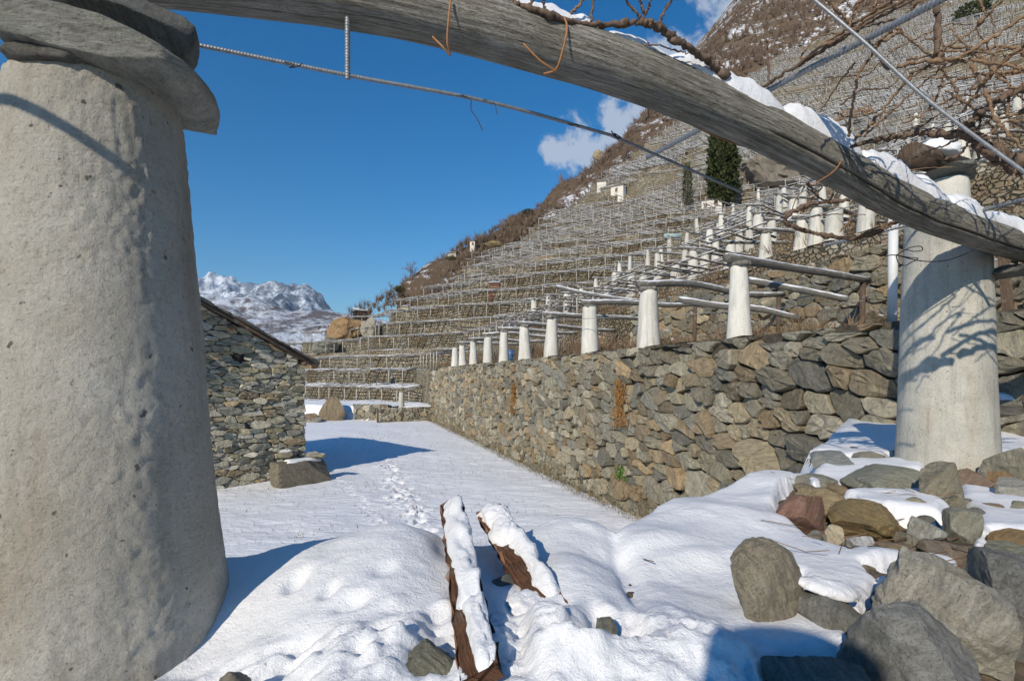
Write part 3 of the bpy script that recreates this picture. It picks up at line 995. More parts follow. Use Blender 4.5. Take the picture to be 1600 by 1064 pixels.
# ------------------------------------------------------------------ the stone hut
HW = np.array([0.722, 0.692, 0.0])                    # along its gable wall, to the corner
HN = np.array([0.692, -0.722, 0.0])                   # out of the gable wall
HC = np.array([-8.20, 20.26, -3.95])                  # foot of the visible corner
hut = thing('stone_hut', 'rubble stone hut with a stone slab roof beside the snowy field', 'hut', tuple(HC))
L = 7.6
def gable_top(u):                                     # height of the wall under the verge; u from the corner to the ridge side
    return 4.82 + 0.52 * np.minimum(u, 9.4 - u)
polyg = cells(5.0, 7.4, .34, 2.6, .04, 23, lambda u, v, r_: r_.choice((.4, .5, .6, .8, 1.0, 1.3)))
cl = []
for q in polyg:
    if min(t[1] for t in q) > 7.3: continue
    q = clip_poly(q, -0.52, 1.0, 4.56)
    if len(q) < 3: continue
    a = np.array(q).mean(0)
    if abs(a[0] - 2.42) < .17 and abs(a[1] - 4.62) < .16: continue
    if abs(a[0] - .17) < .2 and abs(a[1] - 4.56) < .12: continue
    cl.append(q)
def hut_map(p):
    b = 0.06 * noise2(p[:, 0] * .8, p[:, 1] * .8, 67)
    return HC - HW * p[:, :1] + np.array([0, 0, 1.0]) * p[:, 1:2] + HN * (p[:, 2:3] + .04 + b[:, None] + 0.02 * np.maximum(0, 1.4 - p[:, 1:2]))
HUTPAL = [tuple(1.5 * np.array(t_) * np.array((1.03, 1.0, .93))) for t_ in [(0.23, 0.225, 0.18), (0.28, 0.275, 0.235), (0.20, 0.20, 0.175), (0.31, 0.30, 0.26), (0.25, 0.225, 0.16), (0.26, 0.21, 0.145), (0.22, 0.22, 0.205), (0.33, 0.325, 0.30)]]
inn = np.array([-0.692, 0.722, 0.0])
body = []
for dep in (0.02, L):
    for u, z in ((0, 0), (9.4, 0), (9.4, 4.56), (4.7, 7.0), (0, 4.56)):
        body.append(HC - HW * (u + .02) + inn * dep + np.array([0, 0, z]))
hutwall = part('wall', body, [[0, 1, 2, 3, 4], [9, 8, 7, 6, 5], [0, 5, 6, 1], [1, 6, 7, 2], [4, 9, 5, 0], [3, 8, 9, 4], [2, 7, 8, 3]], M['mortar'], hut, False)
masonry(hutwall, cl, hut_map, 29, lambda q: -q[0], 300, M['wallstone'], .004, .07, HUTPAL)
V, Fc = bars([HC - HW * 2.6 + HN * .03 + np.array([0, 0, 4.62])], [HC - HW * 2.24 + HN * .03 + np.array([0, 0, 4.62])], .05, .30)
part('opening', V, Fc, M['darkhole'], hut, False)
V, Fc = bars([HC - HW * 2.75 + HN * .07 + np.array([0, 0, 4.42])], [HC - HW * 2.1 + HN * .07 + np.array([0, 0, 4.42])], .12, .06)
part('sill', V, Fc, M['wallstone'], hut, False, np.tile((.3, .3, .27), (8, 1)))
# verge timber
def roofpt(u, d, up=0.0):
    return HC - HW * u + inn * d + np.array([0, 0, 4.62 + 0.52 * u + up])
v, f, uv = tube([roofpt(-.2, -.22, -.03), roofpt(2, -.22, 0.02), roofpt(4.7, -.22, .02)], .075, 8)
part('rafter', v, f, M['post'], hut, True, None, uv)
for d in (.25, ):
    v, f, uv = tube([roofpt(2.7, -.28, -.24), roofpt(2.7, 1.5, -.24)], .09, 8)
    part('purlin', v, f, M['post'], hut, True, None, uv)
v, f, uv = tube([roofpt(.05, -.25, -.14), roofpt(.05, 1.5, -.14)], .09, 8)
part('purlin', v, f, M['post'], hut, True, None, uv)
rr = random.Random(5)
def slab(c, ex, ey, ez, rr, th):
    n = 9
    ang = np.linspace(0, 2 * np.pi, n, endpoint=False) + rr.uniform(0, .6)
    sq = 1 / np.maximum(np.abs(np.cos(ang)), np.abs(np.sin(ang))) ** .7
    rad = sq * np.array([rr.uniform(.82, 1.05) for _ in range(n)])
    a = np.cos(ang) * rad; b = np.sin(ang) * rad
    rings = []
    for w, s in ((-.5, .9), (-.2, 1.0), (.25, .98), (.5, .88)):
        rings.append(c + a[:, None] * s * ex + b[:, None] * s * ey + (np.array([w + rr.gauss(0, .06) for _ in range(n)]) * th)[:, None] * ez)
    v = np.vstack(rings + [[c - ez * th * .5], [c + ez * th * .55]])
    f = grid_faces(4, n, True).tolist()
    f += [[(i + 1) % n, i, 4 * n] for i in range(n)] + [[3 * n + i, 3 * n + (i + 1) % n, 4 * n + 1] for i in range(n)]
    return v, f
up = np.array([0, 0, 1.0])
slope = -HW + up * .52; slope /= np.linalg.norm(slope)
rn = np.cross(slope, inn); rn = rn if rn[2] > 0 else -rn
M['roofslab'] = mat_stone('roof_slab', .8, .6, .75)
dk = []
for lift in (0.0, .05):
    for u_, d_ in ((-.15, -.2), (4.7, -.2), (9.55, -.2), (9.55, L), (4.7, L), (-.15, L)):
        dk.append(HC - HW * u_ + inn * d_ + np.array([0, 0, 4.66 + .52 * min(u_, 9.4 - u_) + lift]))
roof = part('roof', dk, [[0, 5, 4, 1], [1, 4, 3, 2], [6, 7, 10, 11], [7, 8, 9, 10], [0, 1, 7, 6], [1, 2, 8, 7], [3, 4, 10, 9], [4, 5, 11, 10], [0, 6, 11, 5], [2, 3, 9, 8]], M['post'], hut, False)
for side in (0, 1):
    for i in range(11):
        for j in range(9 if side == 0 else 3):
            u = -.16 + i * .52 + rr.uniform(-.08, .08)
            if u > 4.9: continue
            d = -.34 + j * (.92 if side == 0 else 2.8) + rr.uniform(-.1, .14) + .3
            c = roofpt(u, d, .15 + .03 * (j % 2))
            nn = rn.copy(); sl = slope
            if side == 1:
                c = HC - HW * (9.4 - u) + inn * d + np.array([0, 0, 4.78 + .52 * u])
                sl = HW + up * .52; sl /= np.linalg.norm(sl); nn = np.cross(inn, sl); nn = nn if nn[2] > 0 else -nn
            nn = nn - sl * .10
            v, f = slab(c, sl * rr.uniform(.38, .50), inn * (rr.uniform(.42, .55) if side == 0 else 1.6), nn, rr, rr.uniform(.07, .11))
            part('roof_slab', v, f, M['roofslab'], roof, False, np.tile(np.array((.155, .145, .13)) * rr.uniform(.7, 1.35), (len(v), 1)))

# ------------------------------------------------------------------ pillars and logs on the terraces
def pillar_mesh(seed, r0=.325, r1=.205, mat=None, h=1.0, n=26, rings=14, bul=.055):
    rr_ = np.random.RandomState(seed)
    t = np.linspace(0, 1, rings)
    ang = np.linspace(0, 2 * np.pi, n, endpoint=False)
    rad = r0 + (r1 - r0) * t ** .9
    v = []
    for i, tt in enumerate(t):
        w = rad[i] * (1 + bul * noise3(np.cos(ang) * 1.5, np.sin(ang) * 1.5, tt * 3 + seed, seed))
        v.append(np.column_stack([np.cos(ang) * w, np.sin(ang) * w, np.full(n, tt * h)]))
    v = np.vstack(v + [[[0, 0, h + .01]]])
    f = grid_faces(rings, n, True).tolist()
    b = (rings - 1) * n
    f += [[b + i, b + (i + 1) % n, rings * n] for i in range(n)]
    return mesh_of('shaft', v, f, mat or M['white_plaster'])
PM = [pillar_mesh(s, .315 + .02 * (s % 2), .20 + .02 * (s % 3)) for s in range(4)]
def cap_mesh(seed):
    rr_ = random.Random(seed)
    v, f = slab(np.zeros(3), np.array([.27, 0, 0]), np.array([0, .25, 0]), up, rr_, .10)
    return mesh_of('capstone', v, f, M['snowstone'], False, np.tile((.27, .26, .23), (len(v), 1)))
CM = [cap_mesh(s) for s in range(3)]
INW = -WNRM
def pillar(loc, h, label, group, i, wide=1.0, cap=True):
    t = thing('vineyard_pillar', label, 'pillar', tuple(loc), group)
    wide *= R.uniform(.88, 1.12)
    s = link('shaft', PM[i % 4], t); s.scale = (wide, wide, h); s.rotation_euler = (R.gauss(0, .018), R.gauss(0, .018), R.uniform(0, 6))
    if cap:
        c = link('capstone', CM[i % 3], t, (0, 0, h + .03)); c.scale = (wide, wide, 1); c.rotation_euler = (0, 0, R.uniform(0, 6))
    return t
def log(a, b, r, label, group, seed):
    rr_ = random.Random(seed)
    n = 14
    p = catmull([a, a + (b - a) * .35 + np.array([rr_.gauss(0, .06), rr_.gauss(0, .06), rr_.gauss(0, .06)]), a + (b - a) * .7 + np.array([0, rr_.gauss(0, .05), rr_.gauss(0, .06)]), b], n)
    v, f, uv = tube(p, np.linspace(r * 1.1, r * .85, n), 10, lambda s, an: 1 + .10 * noise3(s * 3, np.cos(an) * 1.2, np.sin(an) * 1.2 + seed, seed))
    o = link('log_beam', mesh_of('log_beam', v - a, f, M['log'], True, None, uv), None, tuple(a))
    return tag(o, label, 'log', group)

ordn = ['nearest', 'second', 'third', 'fourth', 'fifth', 'sixth', 'seventh', 'eighth', 'ninth', 'tenth']
front = [1155, 1013, 922, 861, 820, 787, 762, 740, 723, 711]
for i, px in enumerate(front):
    Y = 7363.0 / (px - 531.0)
    x = (px - 800) / F * Y
    lab = ['tallest white cone pillar on the long wall, nearest to the beam', 'second white pillar along the top of the long stone wall'][i] if i < 2 else \
        ordn[i] + ' white pillar along the top of the long stone wall, counting from the tallest'
    hgt = [1.70, 1.72, 1.70, 1.72, 1.66, 1.7, 1.62, 1.6, 1.56, 1.5][i]
    pillar((x, Y, .84), hgt + .04, lab, 'white pillars along the long stone wall', i, 1.0)
    if i < 9:
        z = .84 + hgt + .20
        a = np.array([x, Y, z]) - INW * .35
        b = np.array([x, Y, z]) + INW * (4.9 + .5 * math.sin(i * 2.1)) + np.array([0, .9 * math.sin(i * 1.7 + 1.2), -.05 + .1 * math.sin(i)])
        log(a, b, .10, 'snowy log resting on the ' + ('tallest pillar' if i == 0 else ordn[i] + ' pillar') + ' of the long wall', 'snowy logs on the wall pillars', 100 + i)
        if i < 6:
            pb = b - INW * .25
            v, f, uv = tube([(pb[0], pb[1], .9), (pb[0] + .03, pb[1], z - .08)], .075, 8)
            o = link('log_post', mesh_of('log_post', v - pb * [1, 1, 0], f, M['post'], True, None, uv), None, (pb[0], pb[1], 0))
            tag(o, 'brown wooden post under the back end of the ' + ('tallest pillar' if i == 0 else ordn[i] + ' pillar') + "'s log", 'post', 'posts behind the wall pillars')
# second line of lower logs behind, tied lengthwise
for i, (pxa, pya, Ya, pxb, pyb, Yb) in enumerate([(1062, 468, 13.6, 1250, 498, 11.6), (1170, 438, 13.5, 1325, 468, 12.2), (870, 448, 24, 1000, 470, 20)]):
    log(P(pxa, pya, Ya), P(pxb, pyb, Yb), .085, ['thin snowy pole passing behind the tallest pillar', 'snowy pole reaching the brown post behind the tallest pillar', 'snowy pole crossing above the third pillar of the long wall'][i], None, 140 + i)

UP = [(1077, 410, 456), (1024, 408, 450), (981, 440, 476), (981, 402, 428), (943, 452, 478), (881, 460, 496), (957, 430, 449), (928, 440, 457), (1113, 384, 412), (1120, 358, 380),
      (1009, 392, 419), (1043, 382, 404), (1166, 366, 400), (1065, 394, 428), (1143, 318, 346), (1087, 350, 376), (1124, 338, 372), (1166, 325, 368), (1183, 304, 328), (1213, 308, 347),
      (1222, 291, 336), (1269, 346, 405), (1313, 318, 360), (1281, 305, 346), (1402, 214, 240), (1416, 216, 243), (1456, 188, 221), (1477, 194, 226), (1553, 170, 198), (1563, 200, 233),
      (1586, 152, 184), (1250, 300, 338), (1340, 268, 305), (1440, 250, 290), (905, 455, 479), (1000, 445, 471), (1050, 425, 453), (1095, 420, 453), (1135, 400, 431), (1150, 385, 415), (1190, 390, 430), (1200, 350, 384), (1235, 330, 366), (1245, 375, 418), (1180, 345, 376), (1105, 365, 391), (1070, 372, 395), (1030, 395, 416), (965, 418, 438), (1295, 355, 398), (1325, 295, 331), (1380, 300, 347), (1290, 265, 295), (1375, 240, 271), (1430, 180, 206), (1510, 150, 179), (1530, 215, 252), (853, 476, 500), (831, 480, 500), (1500, 240, 285), (1345, 330, 372)]
far_ids = []
_tens = {2: 'twenty', 3: 'thirty', 4: 'forty'}
_ones = ['first', 'second', 'third', 'fourth', 'fifth', 'sixth', 'seventh', 'eighth', 'ninth', 'tenth', 'eleventh', 'twelfth', 'thirteenth', 'fourteenth', 'fifteenth', 'sixteenth', 'seventeenth', 'eighteenth', 'nineteenth']
ORD = [_ones[n_ - 1] if n_ < 20 else (_tens[n_ // 10][:-1] + 'ieth' if n_ % 10 == 0 else _tens[n_ // 10] + '-' + _ones[n_ % 10 - 1]) for n_ in range(1, 49)]
for i, (px, t, b) in enumerate(UP):
    q = hit(px, b)
    if q is None: continue
    inwd = np.array([0.9, 0.42, 0])
    q = q + inwd * .3
    g, _ = terraced(q[0], q[1]); q[2] = float(g)
    h = float(np.clip((b - t) / F * q[1], 1.35, 2.3))
    far_ids.append((q, h, px, b))
far_ids.sort(key=lambda t_: (t_[2], t_[3]))
cnt = [0, 0]
for i, (q, h, px, b) in enumerate(far_ids):
    sd_ = 0 if px < 1160 else 1
    on = ORD[cnt[sd_]]; cnt[sd_] += 1
    where_ = 'upper white pillars below the cypresses' if sd_ == 0 else 'upper white pillars behind the beam'
    lab = on + ' from the valley of the ' + where_
    pillar(q, h, lab, 'upper white pillars below the cypresses' if px < 1160 else 'upper white pillars behind the beam', i, 1.0 + .25 * (i % 3 == 0), i % 2 == 0)
    a = q + np.array([-.5, -.2, h + .12]); bb = q + np.array([R.uniform(3.6, 4.8), R.uniform(.2, 2.2), h + R.uniform(.0, .35)])
    log(a, bb, .085, 'snowy log on the ' + lab, 'snowy logs below the cypresses' if px < 1160 else 'snowy logs behind the beam', 200 + i)

# ------------------------------------------------------------------ pole pergolas on the terraces
def in_view(x, y, z, m=30):
    px = 800 + x / y * F; py = HY - z / y * F
    return (px > 300 - m) & (px < 1600 + m) & (py > -m) & (py < 1064)
rng = np.random.RandomState(4)
mass = {'post': [[], []], 'beam': [[], []], 'rail': [[], []]}
near_count = [0, 0]
perg_labels = {0: 'lowest snowy pole pergola standing on the snow beyond the low rubble wall', 1: 'second snowy pole pergola up from the snow beyond the long wall',
               2: 'third snowy pole pergola up, level with the top of the long wall', 3: 'fourth snowy pole pergola up from the snow beyond the long wall'}
for k, c in enumerate(LEVELS[:-1]):
    r, w = CR[k]; r2, w2 = CR[k + 1]
    x, y = sr_xy(S_, r)
    ok = np.isfinite(r) & np.isfinite(r2) & ~w
    # pillar terraces keep their stone pillars and logs
    a_dom = (x + 0.336 * y < 52) & (y < 46 + 0.35 * c) & (x > -0.336 * y + WALL_V - 1)
    if k >= 3:
        a_dom = a_dom & (y < 20)
    ok &= ~a_dom & (r2 - r > 1.2)
    idx = np.where(ok)[0]
    if len(idx) < 4: continue
    runs = np.split(idx, np.where(np.diff(idx) > 1)[0] + 1)
    root = None
    for run in runs:
        if len(run) < 4: continue
        lx, ly = x[run], y[run]
        wd = (r2 - r)[run]
        al_ = np.concatenate([[0], np.cumsum(np.hypot(np.diff(lx), np.diff(ly)))])
        step = 2.1 if c < 30 else 2.5
        n = int(al_[-1] / step)
        if n < 2: continue
        t = (np.arange(n) + .5) * step + rng.uniform(-.25, .25, n)
        qx, qy, qw = np.interp(t, al_, lx), np.interp(t, al_, ly), np.interp(t, al_, wd)
        vis = in_view(qx, qy, np.full(n, c + 1.0))
        if not vis.any(): continue
        inw = np.array([0.70710678, 0.70710678])
        wob = 0.12 * rng.normal(size=n) + .35 * noise2(t / 11.0, np.full(n, k * 3.1), 77)
        ph = 1.75 + 0.15 * rng.normal(size=n) * .5
        far = qy > 130
        th = np.where(far, .11, np.where(qy > 80, .085, .075))
        bx, by = qx + inw[0] * .25, qy + inw[1] * .25
        p0 = np.stack([bx, by, np.full(n, c - .05)], 1); p1 = np.stack([bx + .03 * rng.normal(size=n), by, c + ph], 1)
        # cross poles: two for every post
        mul = 2.0 if c < 14 else 1.4
        m = int(n * mul)
        tb = np.interp(np.arange(m) / mul, np.arange(n), t) + rng.uniform(-.15, .15, m)
        ux, uy, uw = np.interp(tb, al_, lx), np.interp(tb, al_, ly), np.interp(tb, al_, wd)
        hb_ = 1.78 + .10 * rng.normal(size=m)
        rise = np.interp(tb, t, wob)
        c0_ = np.stack([ux - inw[0] * .35, uy - inw[1] * .35, c + hb_ - .05], 1)
        c1_ = np.stack([ux + inw[0] * np.minimum(uw, 4.6) * .96, uy + inw[1] * np.minimum(uw, 4.6) * .96, c + hb_ + .25 + .15 * rise], 1)
        # lengthwise rails in lengths of about two bays
        rl0, rl1 = [], []
        for fr in ((0.06, .22, .4, .58, .76, .92) if c < 60 else (0.08, .36, .64, .92)):
            for a in range(0, n - 2, 2):
                if rng.rand() < .10: continue
                e = min(a + 2, n - 1)
                rl0.append((qx[a] + inw[0] * qw[a] * fr, qy[a] + inw[1] * qw[a] * fr, c + 1.86 + .22 * fr + rng.normal() * .04))
                rl1.append((qx[e] + inw[0] * qw[e] * fr, qy[e] + inw[1] * qw[e] * fr, c + 1.86 + .22 * fr + rng.normal() * .04))
        rl0, rl1 = np.array(rl0), np.array(rl1)
        gapn = lambda a_, b_: (noise2(a_ / 9.0, b_ / 9.0, 131) + .5 * noise2(a_ / 3.0, b_ / 3.0, 133)) > (-.42 if c < 30 else -.22)
        vis = vis & gapn(qx, qy)
        if not vis.any(): continue
        onA = (qx + .336 * qy < 52) & (qy < 46 + .35 * c)
        vis = vis & ~(onA & (rng.rand(n) < .7))
        nearp = k in perg_labels and qy[vis].min() < 80 if vis.any() else False
        if nearp:
            if root is None:
                b0 = int(np.argmin(qy))
                root = thing('pole_pergola', perg_labels[k], 'pergola', (qx[b0], qy[b0], c), 'pole pergolas on the lower terraces')
            for i in np.where(vis)[0]:
                V, Fc = bars(p0[i:i + 1], p1[i:i + 1], .085, .085); part('post', V, Fc, M['stake'], root, False)
            vb = in_view(ux, uy, np.full(m, c + 1.8))
            for i in np.where(vb)[0]:
                V, Fc = bars(c0_[i:i + 1], c1_[i:i + 1], .085, .08); part('cross_pole', V, Fc, M['bar'], root, False)
            if len(rl0):
                vr = in_view(rl0[:, 0], rl0[:, 1], rl0[:, 2])
                for i in np.where(vr)[0]:
                    V, Fc = bars(rl0[i:i + 1], rl1[i:i + 1], .065, .065); part('rail', V, Fc, M['rail'], root, False)
        else:
            mass['post'][0].append((p0[vis], p1[vis], th[vis]))
            vb = in_view(ux, uy, np.full(m, c + 1.8)) & ~((ux + .336 * uy < 52) & (uy < 46 + .35 * c) & (rng.rand(m) < .84))
            vb = vb & gapn(ux, uy)
            mass['beam'][0].append((c0_[vb], c1_[vb], np.full(vb.sum(), .10 if c < 45 else .13)))
            if len(rl0):
                vr = in_view(rl0[:, 0], rl0[:, 1], rl0[:, 2])
                vr = vr & ~((rl0[:, 0] + .336 * rl0[:, 1] < 52) & (rl0[:, 1] < 46 + .35 * c) & (rng.rand(len(rl0)) < .72))
                vr = vr & gapn(rl0[:, 0], rl0[:, 1])
                mass['rail'][0].append((rl0[vr], rl1[vr], np.full(vr.sum(), .075 if c < 45 else .11)))
mroot = thing('hillside_pergolas', 'mass of snowy pole pergolas covering the terraces of the hillside', 'pergola', (20, 110, 25))
mroot['kind'] = 'stuff'
for key, nm, mt in (('post', 'posts', 'stake'), ('beam', 'cross_poles', 'bar'), ('rail', 'rails', 'rail')):
    A = np.vstack([a[0] for a in mass[key][0]]); B = np.vstack([a[1] for a in mass[key][0]]); W_ = np.concatenate([a[2] for a in mass[key][0]])
    V, Fc = bars(A, B, W_, W_)
    o = part(nm, V, Fc, M[mt], mroot, False, origin=np.array(mroot.location)); o['kind'] = 'stuff'

# ------------------------------------------------------------------ bare woodland, brush
def twig_mass(centres, hgts, per, wid, seed, spread=.55):
    """Thin tapering twigs fanning up from each centre."""
    g = np.random.RandomState(seed)
    n = len(centres)
    c = np.repeat(centres, per, 0); h = np.repeat(hgts, per)
    m = n * per
    a = g.uniform(0, 2 * np.pi, m); lean = g.uniform(.1, 1, m) * spread
    st = g.uniform(0, .35, m) * h
    base = c + np.stack([np.cos(a) * lean * st * .5, np.sin(a) * lean * st * .5, st], 1)
    ln = h * g.uniform(.35, .75, m)
    d = np.stack([np.cos(a) * lean, np.sin(a) * lean, np.ones(m)], 1); d /= np.linalg.norm(d, axis=1)[:, None]
    tip = base + d * ln[:, None]
    b2 = g.uniform(0, 2 * np.pi, m)
    s = np.stack([np.cos(b2), np.sin(b2), g.uniform(-.3, .3, m)], 1) * (wid * g.uniform(.6, 1.3, m))[:, None] * (h / h.mean())[:, None] ** .5
    v = np.stack([base - s, base + s, tip], 1).reshape(-1, 3)
    return v, np.arange(m * 3).reshape(-1, 3)
g_ = np.random.RandomState(12)
# scatter over the woods by picture area so that far slopes stay covered
cand = []
while len(cand) < 15000:
    px = g_.uniform(540, 1600); py = g_.uniform(-60, 520)
    cand.append((px, py))
cand = np.array(cand)
Ys = np.concatenate([np.arange(60, 200, 1.0), np.arange(200, 640, 4.0)])
XX = (cand[:, :1] - 800) / F * Ys[None]; ZZ = (HY - cand[:, 1:]) / F * Ys[None]
hz, hd = hill(XX, np.broadcast_to(Ys, XX.shape))
und = ZZ <= hz
okc = und.any(1); ii = und.argmax(1)
rows = np.arange(len(cand))
wx_, wy_, wz_ = XX[rows, ii], Ys[ii], hz[rows, ii]
wm = okc & woods(wx_, wy_, hd[rows, ii])
pts = np.stack([wx_, wy_, wz_ - .4], 1)[wm]
hg = g_.uniform(1.4, 3.6, len(pts)) * np.where(pts[:, 1] > 200, 1.5, 1.0) * np.clip(pts[:, 1] / 130, .45, 1.3)
V, Fc = twig_mass(pts, hg, 20, np.repeat(.07 * np.maximum(1, pts[:, 1] / 95), 20), 14, .9)
o = link('bare_woodland', mesh_of('bare_woodland', V, Fc, M['twig'], False)); tag(o, 'brown leafless woodland along the ridge', 'wood', None, 'stuff')
# crest fringe so that the skyline is feathered
fr = []
for a, b in zip(CREST[3:-1], CREST[4:]):
    for t in np.arange(0, 1, .55 / np.linalg.norm(b - a)):
        q = a + (b - a) * t + g_.normal(size=2) * 2.2 + np.array([1.6, -1.2])
        fr.append(q)
for _ in range(3000):
    k_ = g_.randint(4, 9); a, b = CREST[k_], CREST[k_ + 1]
    q = a + (b - a) * g_.rand(); nn_ = np.array([b[1] - a[1], -(b[0] - a[0])]); nn_ /= np.linalg.norm(nn_)
    fr.append(q + nn_ * g_.rand() * (9 + .1 * (q[1] - 70)))
fr = np.array(fr); fz, fd = hill(fr[:, 0], fr[:, 1])
V, Fc = twig_mass(np.column_stack([fr, fz - .5]), g_.uniform(.5, 2.0, len(fr)) * np.clip(fr[:, 1] / 150, .45, 2.2), 22, .055, 15, 1.4)
o = link('ridge_scrub', mesh_of('ridge_scrub', V, Fc, M['twig'], False)); tag(o, 'brown scrub feathering the skyline of the ridge', 'scrub', None, 'stuff')
# dry vines and brush on the pillar terraces
bp = []
while len(bp) < 4800:
    Y = g_.uniform(10, 60); x = g_.uniform(-2, 1.05) * Y
    if x + .336 * Y < WALL_V + .7 or x > Y * 1.02: continue
    bp.append((x, Y))
bp = np.array(bp); bz, _ = terraced(bp[:, 0], bp[:, 1])
low = bz < 22
V, Fc = twig_mass(np.column_stack([bp, bz])[low], g_.uniform(.25, 1.7, low.sum()) * np.where(bp[low, 1] < 21, .5, 1.0), 14, .011, 16, 1.3)
o = link('dry_brush', mesh_of('dry_brush', V, Fc, M['drytwig'], False)); tag(o, 'tangled dry vine canes and brush on the brown terraces', 'brush', None, 'stuff')
# brush and rank grass on the far terraces
bp = []
while len(bp) < 5000:
    px = g_.uniform(470, 1600); py = g_.uniform(20, 600)
    bp.append((px, py))
bp = np.array(bp)
XX = (bp[:, :1] - 800) / F * Ys[None]; ZZ = (HY - bp[:, 1:]) / F * Ys[None]
hz, hd = hill(XX, np.broadcast_to(Ys, XX.shape)); und = ZZ <= hz; okc = und.any(1); ii = und.argmax(1); rows = np.arange(len(bp))
sel = okc & ~woods(XX[rows, ii], Ys[ii], hd[rows, ii]) & (ii > 0)
q = np.stack([XX[rows, ii], Ys[ii]], 1)[sel]; qz, _ = terraced(q[:, 0], q[:, 1])
V, Fc = twig_mass(np.column_stack([q, qz]), g_.uniform(.3, 1.3, len(q)), 10, .03, 18, 1.4)
o = link('terrace_brush', mesh_of('terrace_brush', V, Fc, M['drygrass'], False)); tag(o, 'olive brown weeds scattered over the far terraces', 'brush', None, 'stuff')

# ------------------------------------------------------------------ single trees and shrubs
def bare_tree(px, py, h, label, seed):
    q = hit(px, py)
    if q is None: return
    z, d = hill(q[0], q[1]); q[2] = float(z) - .2
    t = thing('bare_tree', label, 'tree', tuple(q))
    rr_ = random.Random(seed)
    v, f, uv = tube([q, q + [0.1, 0, h * .3], q + [-.1, 0.1, h * .62]], [.13 * h / 5, .09 * h / 5, .03], 6)
    part('trunk', v, f, M['twig'], t, True, None, uv)
    A, B, Wd = [], [], []
    def grow(p, d, ln, wd, lev):
        e = p + d * ln
        A.append(p); B.append(e); Wd.append(wd)
        if lev == 0: return
        for _ in range(3):
            nd = d + np.array([rr_.gauss(0, .5), rr_.gauss(0, .5), rr_.gauss(.12, .3)]); nd /= np.linalg.norm(nd)
            grow(p + d * ln * rr_.uniform(.5, 1), nd, ln * rr_.uniform(.55, .8), wd * .6, lev - 1)
    for _ in range(7):
        d = np.array([rr_.gauss(0, .55), rr_.gauss(0, .55), 1]); d /= np.linalg.norm(d)
        grow(q + [0, 0, h * rr_.uniform(.1, .5)], d, h * .26, .06 * h / 5, 3)
    V, Fc = bars(A, B, Wd, Wd)
    part('crown', V, Fc, M['twig'], t, False)
bare_tree(643, 452, 4.6, 'large leafless tree on the ridge above the far terraces', 1)
bare_tree(612, 470, 2.6, 'small leafless tree at the foot of the ridge', 2)
bare_tree(668, 442, 3.4, 'leafless tree growing beside the large one on the ridge', 3)

def leafy(centre, size, n, leaf, seed, shape=None):
    """Leaf clumps through an ellipsoidal or columnar volume."""
    g = np.random.RandomState(seed)
    u = g.normal(size=(n, 3)); u /= np.linalg.norm(u, axis=1)[:, None]
    rad = g.uniform(.35, 1, n) ** .5
    q = u * rad[:, None]
    if shape: q = shape(q, g)
    lump = 1 + .34 * noise3(q[:, 0] * 2.5, q[:, 1] * 2.5, q[:, 2] * 7, seed) + .14 * noise3(q[:, 0] * 7, q[:, 1] * 7, q[:, 2] * 22, seed + 1)
    q = q * np.stack([lump, lump, np.ones(n)], 1)
    c = centre + q * np.asarray(size)
    d = g.normal(size=(n, 3)) * .5 + u * .6 + np.array([0, 0, .6]); d /= np.linalg.norm(d, axis=1)[:, None]
    s = np.cross(d, g.normal(size=(n, 3))); s /= np.linalg.norm(s, axis=1)[:, None]
    L_ = leaf * g.uniform(.6, 1.4, n)[:, None]
    v = np.stack([c - s * L_ * .35, c + s * L_ * .35, c + d * L_ + s * L_ * .15, c + d * L_ * 1.1 - s * L_ * .12], 1).reshape(-1, 3)
    return v, np.arange(n * 4).reshape(-1, 4)
def cypress(px, ptop, pbase, wpx, label, seed, n):
    q = hit(px, pbase)
    Y = q[1]; h = (pbase - ptop) / F * Y; wd = wpx / F * Y / 2 * .74
    t = thing('cypress_tree', label, 'tree', tuple(q))
    v, f, uv = tube([q - [0, 0, .2], q + [0, 0, h * .5], q + [0, 0, h * .93]], [wd * .22, wd * .14, .03], 7)
    part('trunk', v, f, M['bark'], t, True, None, uv)
    def col(p, g):
        z = p[:, 2]
        k = np.clip(1.05 - .75 * np.clip(z, -.2, 1) ** 2, .25, 1) * np.where(z < -.75, .8, 1)
        ang = np.arctan2(p[:, 1], p[:, 0]); rr_ = g.uniform(.3, 1, len(p)) ** .45
        return np.stack([np.cos(ang) * rr_ * k, np.sin(ang) * rr_ * k, z], 1)
    V, Fc = leafy(q + [0, 0, h * .54], (wd, wd, h * .48), n, wd * .22, seed, col)
    part('crown', V, Fc, M['cypress'], t, False)
cypress(1128, 203, 334, 54, 'tall dark cypress tree beside the white shed, the broader one', 5, 9000)
cypress(1074, 258, 334, 19, 'slim small cypress tree next to the broad one', 6, 2000)
def shrub(px, py, wpx, hpx, label, mat, seed, n=500, name='shrub'):
    q = hit(px, py)
    if q is None: return
    z, d = hill(q[0], q[1])
    q[2] = max(q[2], float(z) - 1.5)
    Y = q[1]
    V, Fc = leafy(q + [0, 0, hpx / F * Y * .5], (wpx / F * Y / 2, wpx / F * Y / 2, hpx / F * Y / 2), n, hpx / F * Y * .16, seed)
    tag(link(name, mesh_of(name, V - q, Fc, mat, False), None, tuple(q)), label, 'shrub')
shrub(705, 412, 16, 9, 'green evergreen shrub at the upper edge of the far terraces', M['cypress'], 1)
shrub(624, 458, 16, 10, 'olive green shrub on the ridge left of the far terraces', M['moss'], 2)
shrub(825, 342, 17, 10, 'dark green shrub high on the ridge skyline', M['cypress'], 3)
shrub(1520, 30, 46, 22, 'green juniper clump on the upper mountainside', M['cypress'], 4, 900)
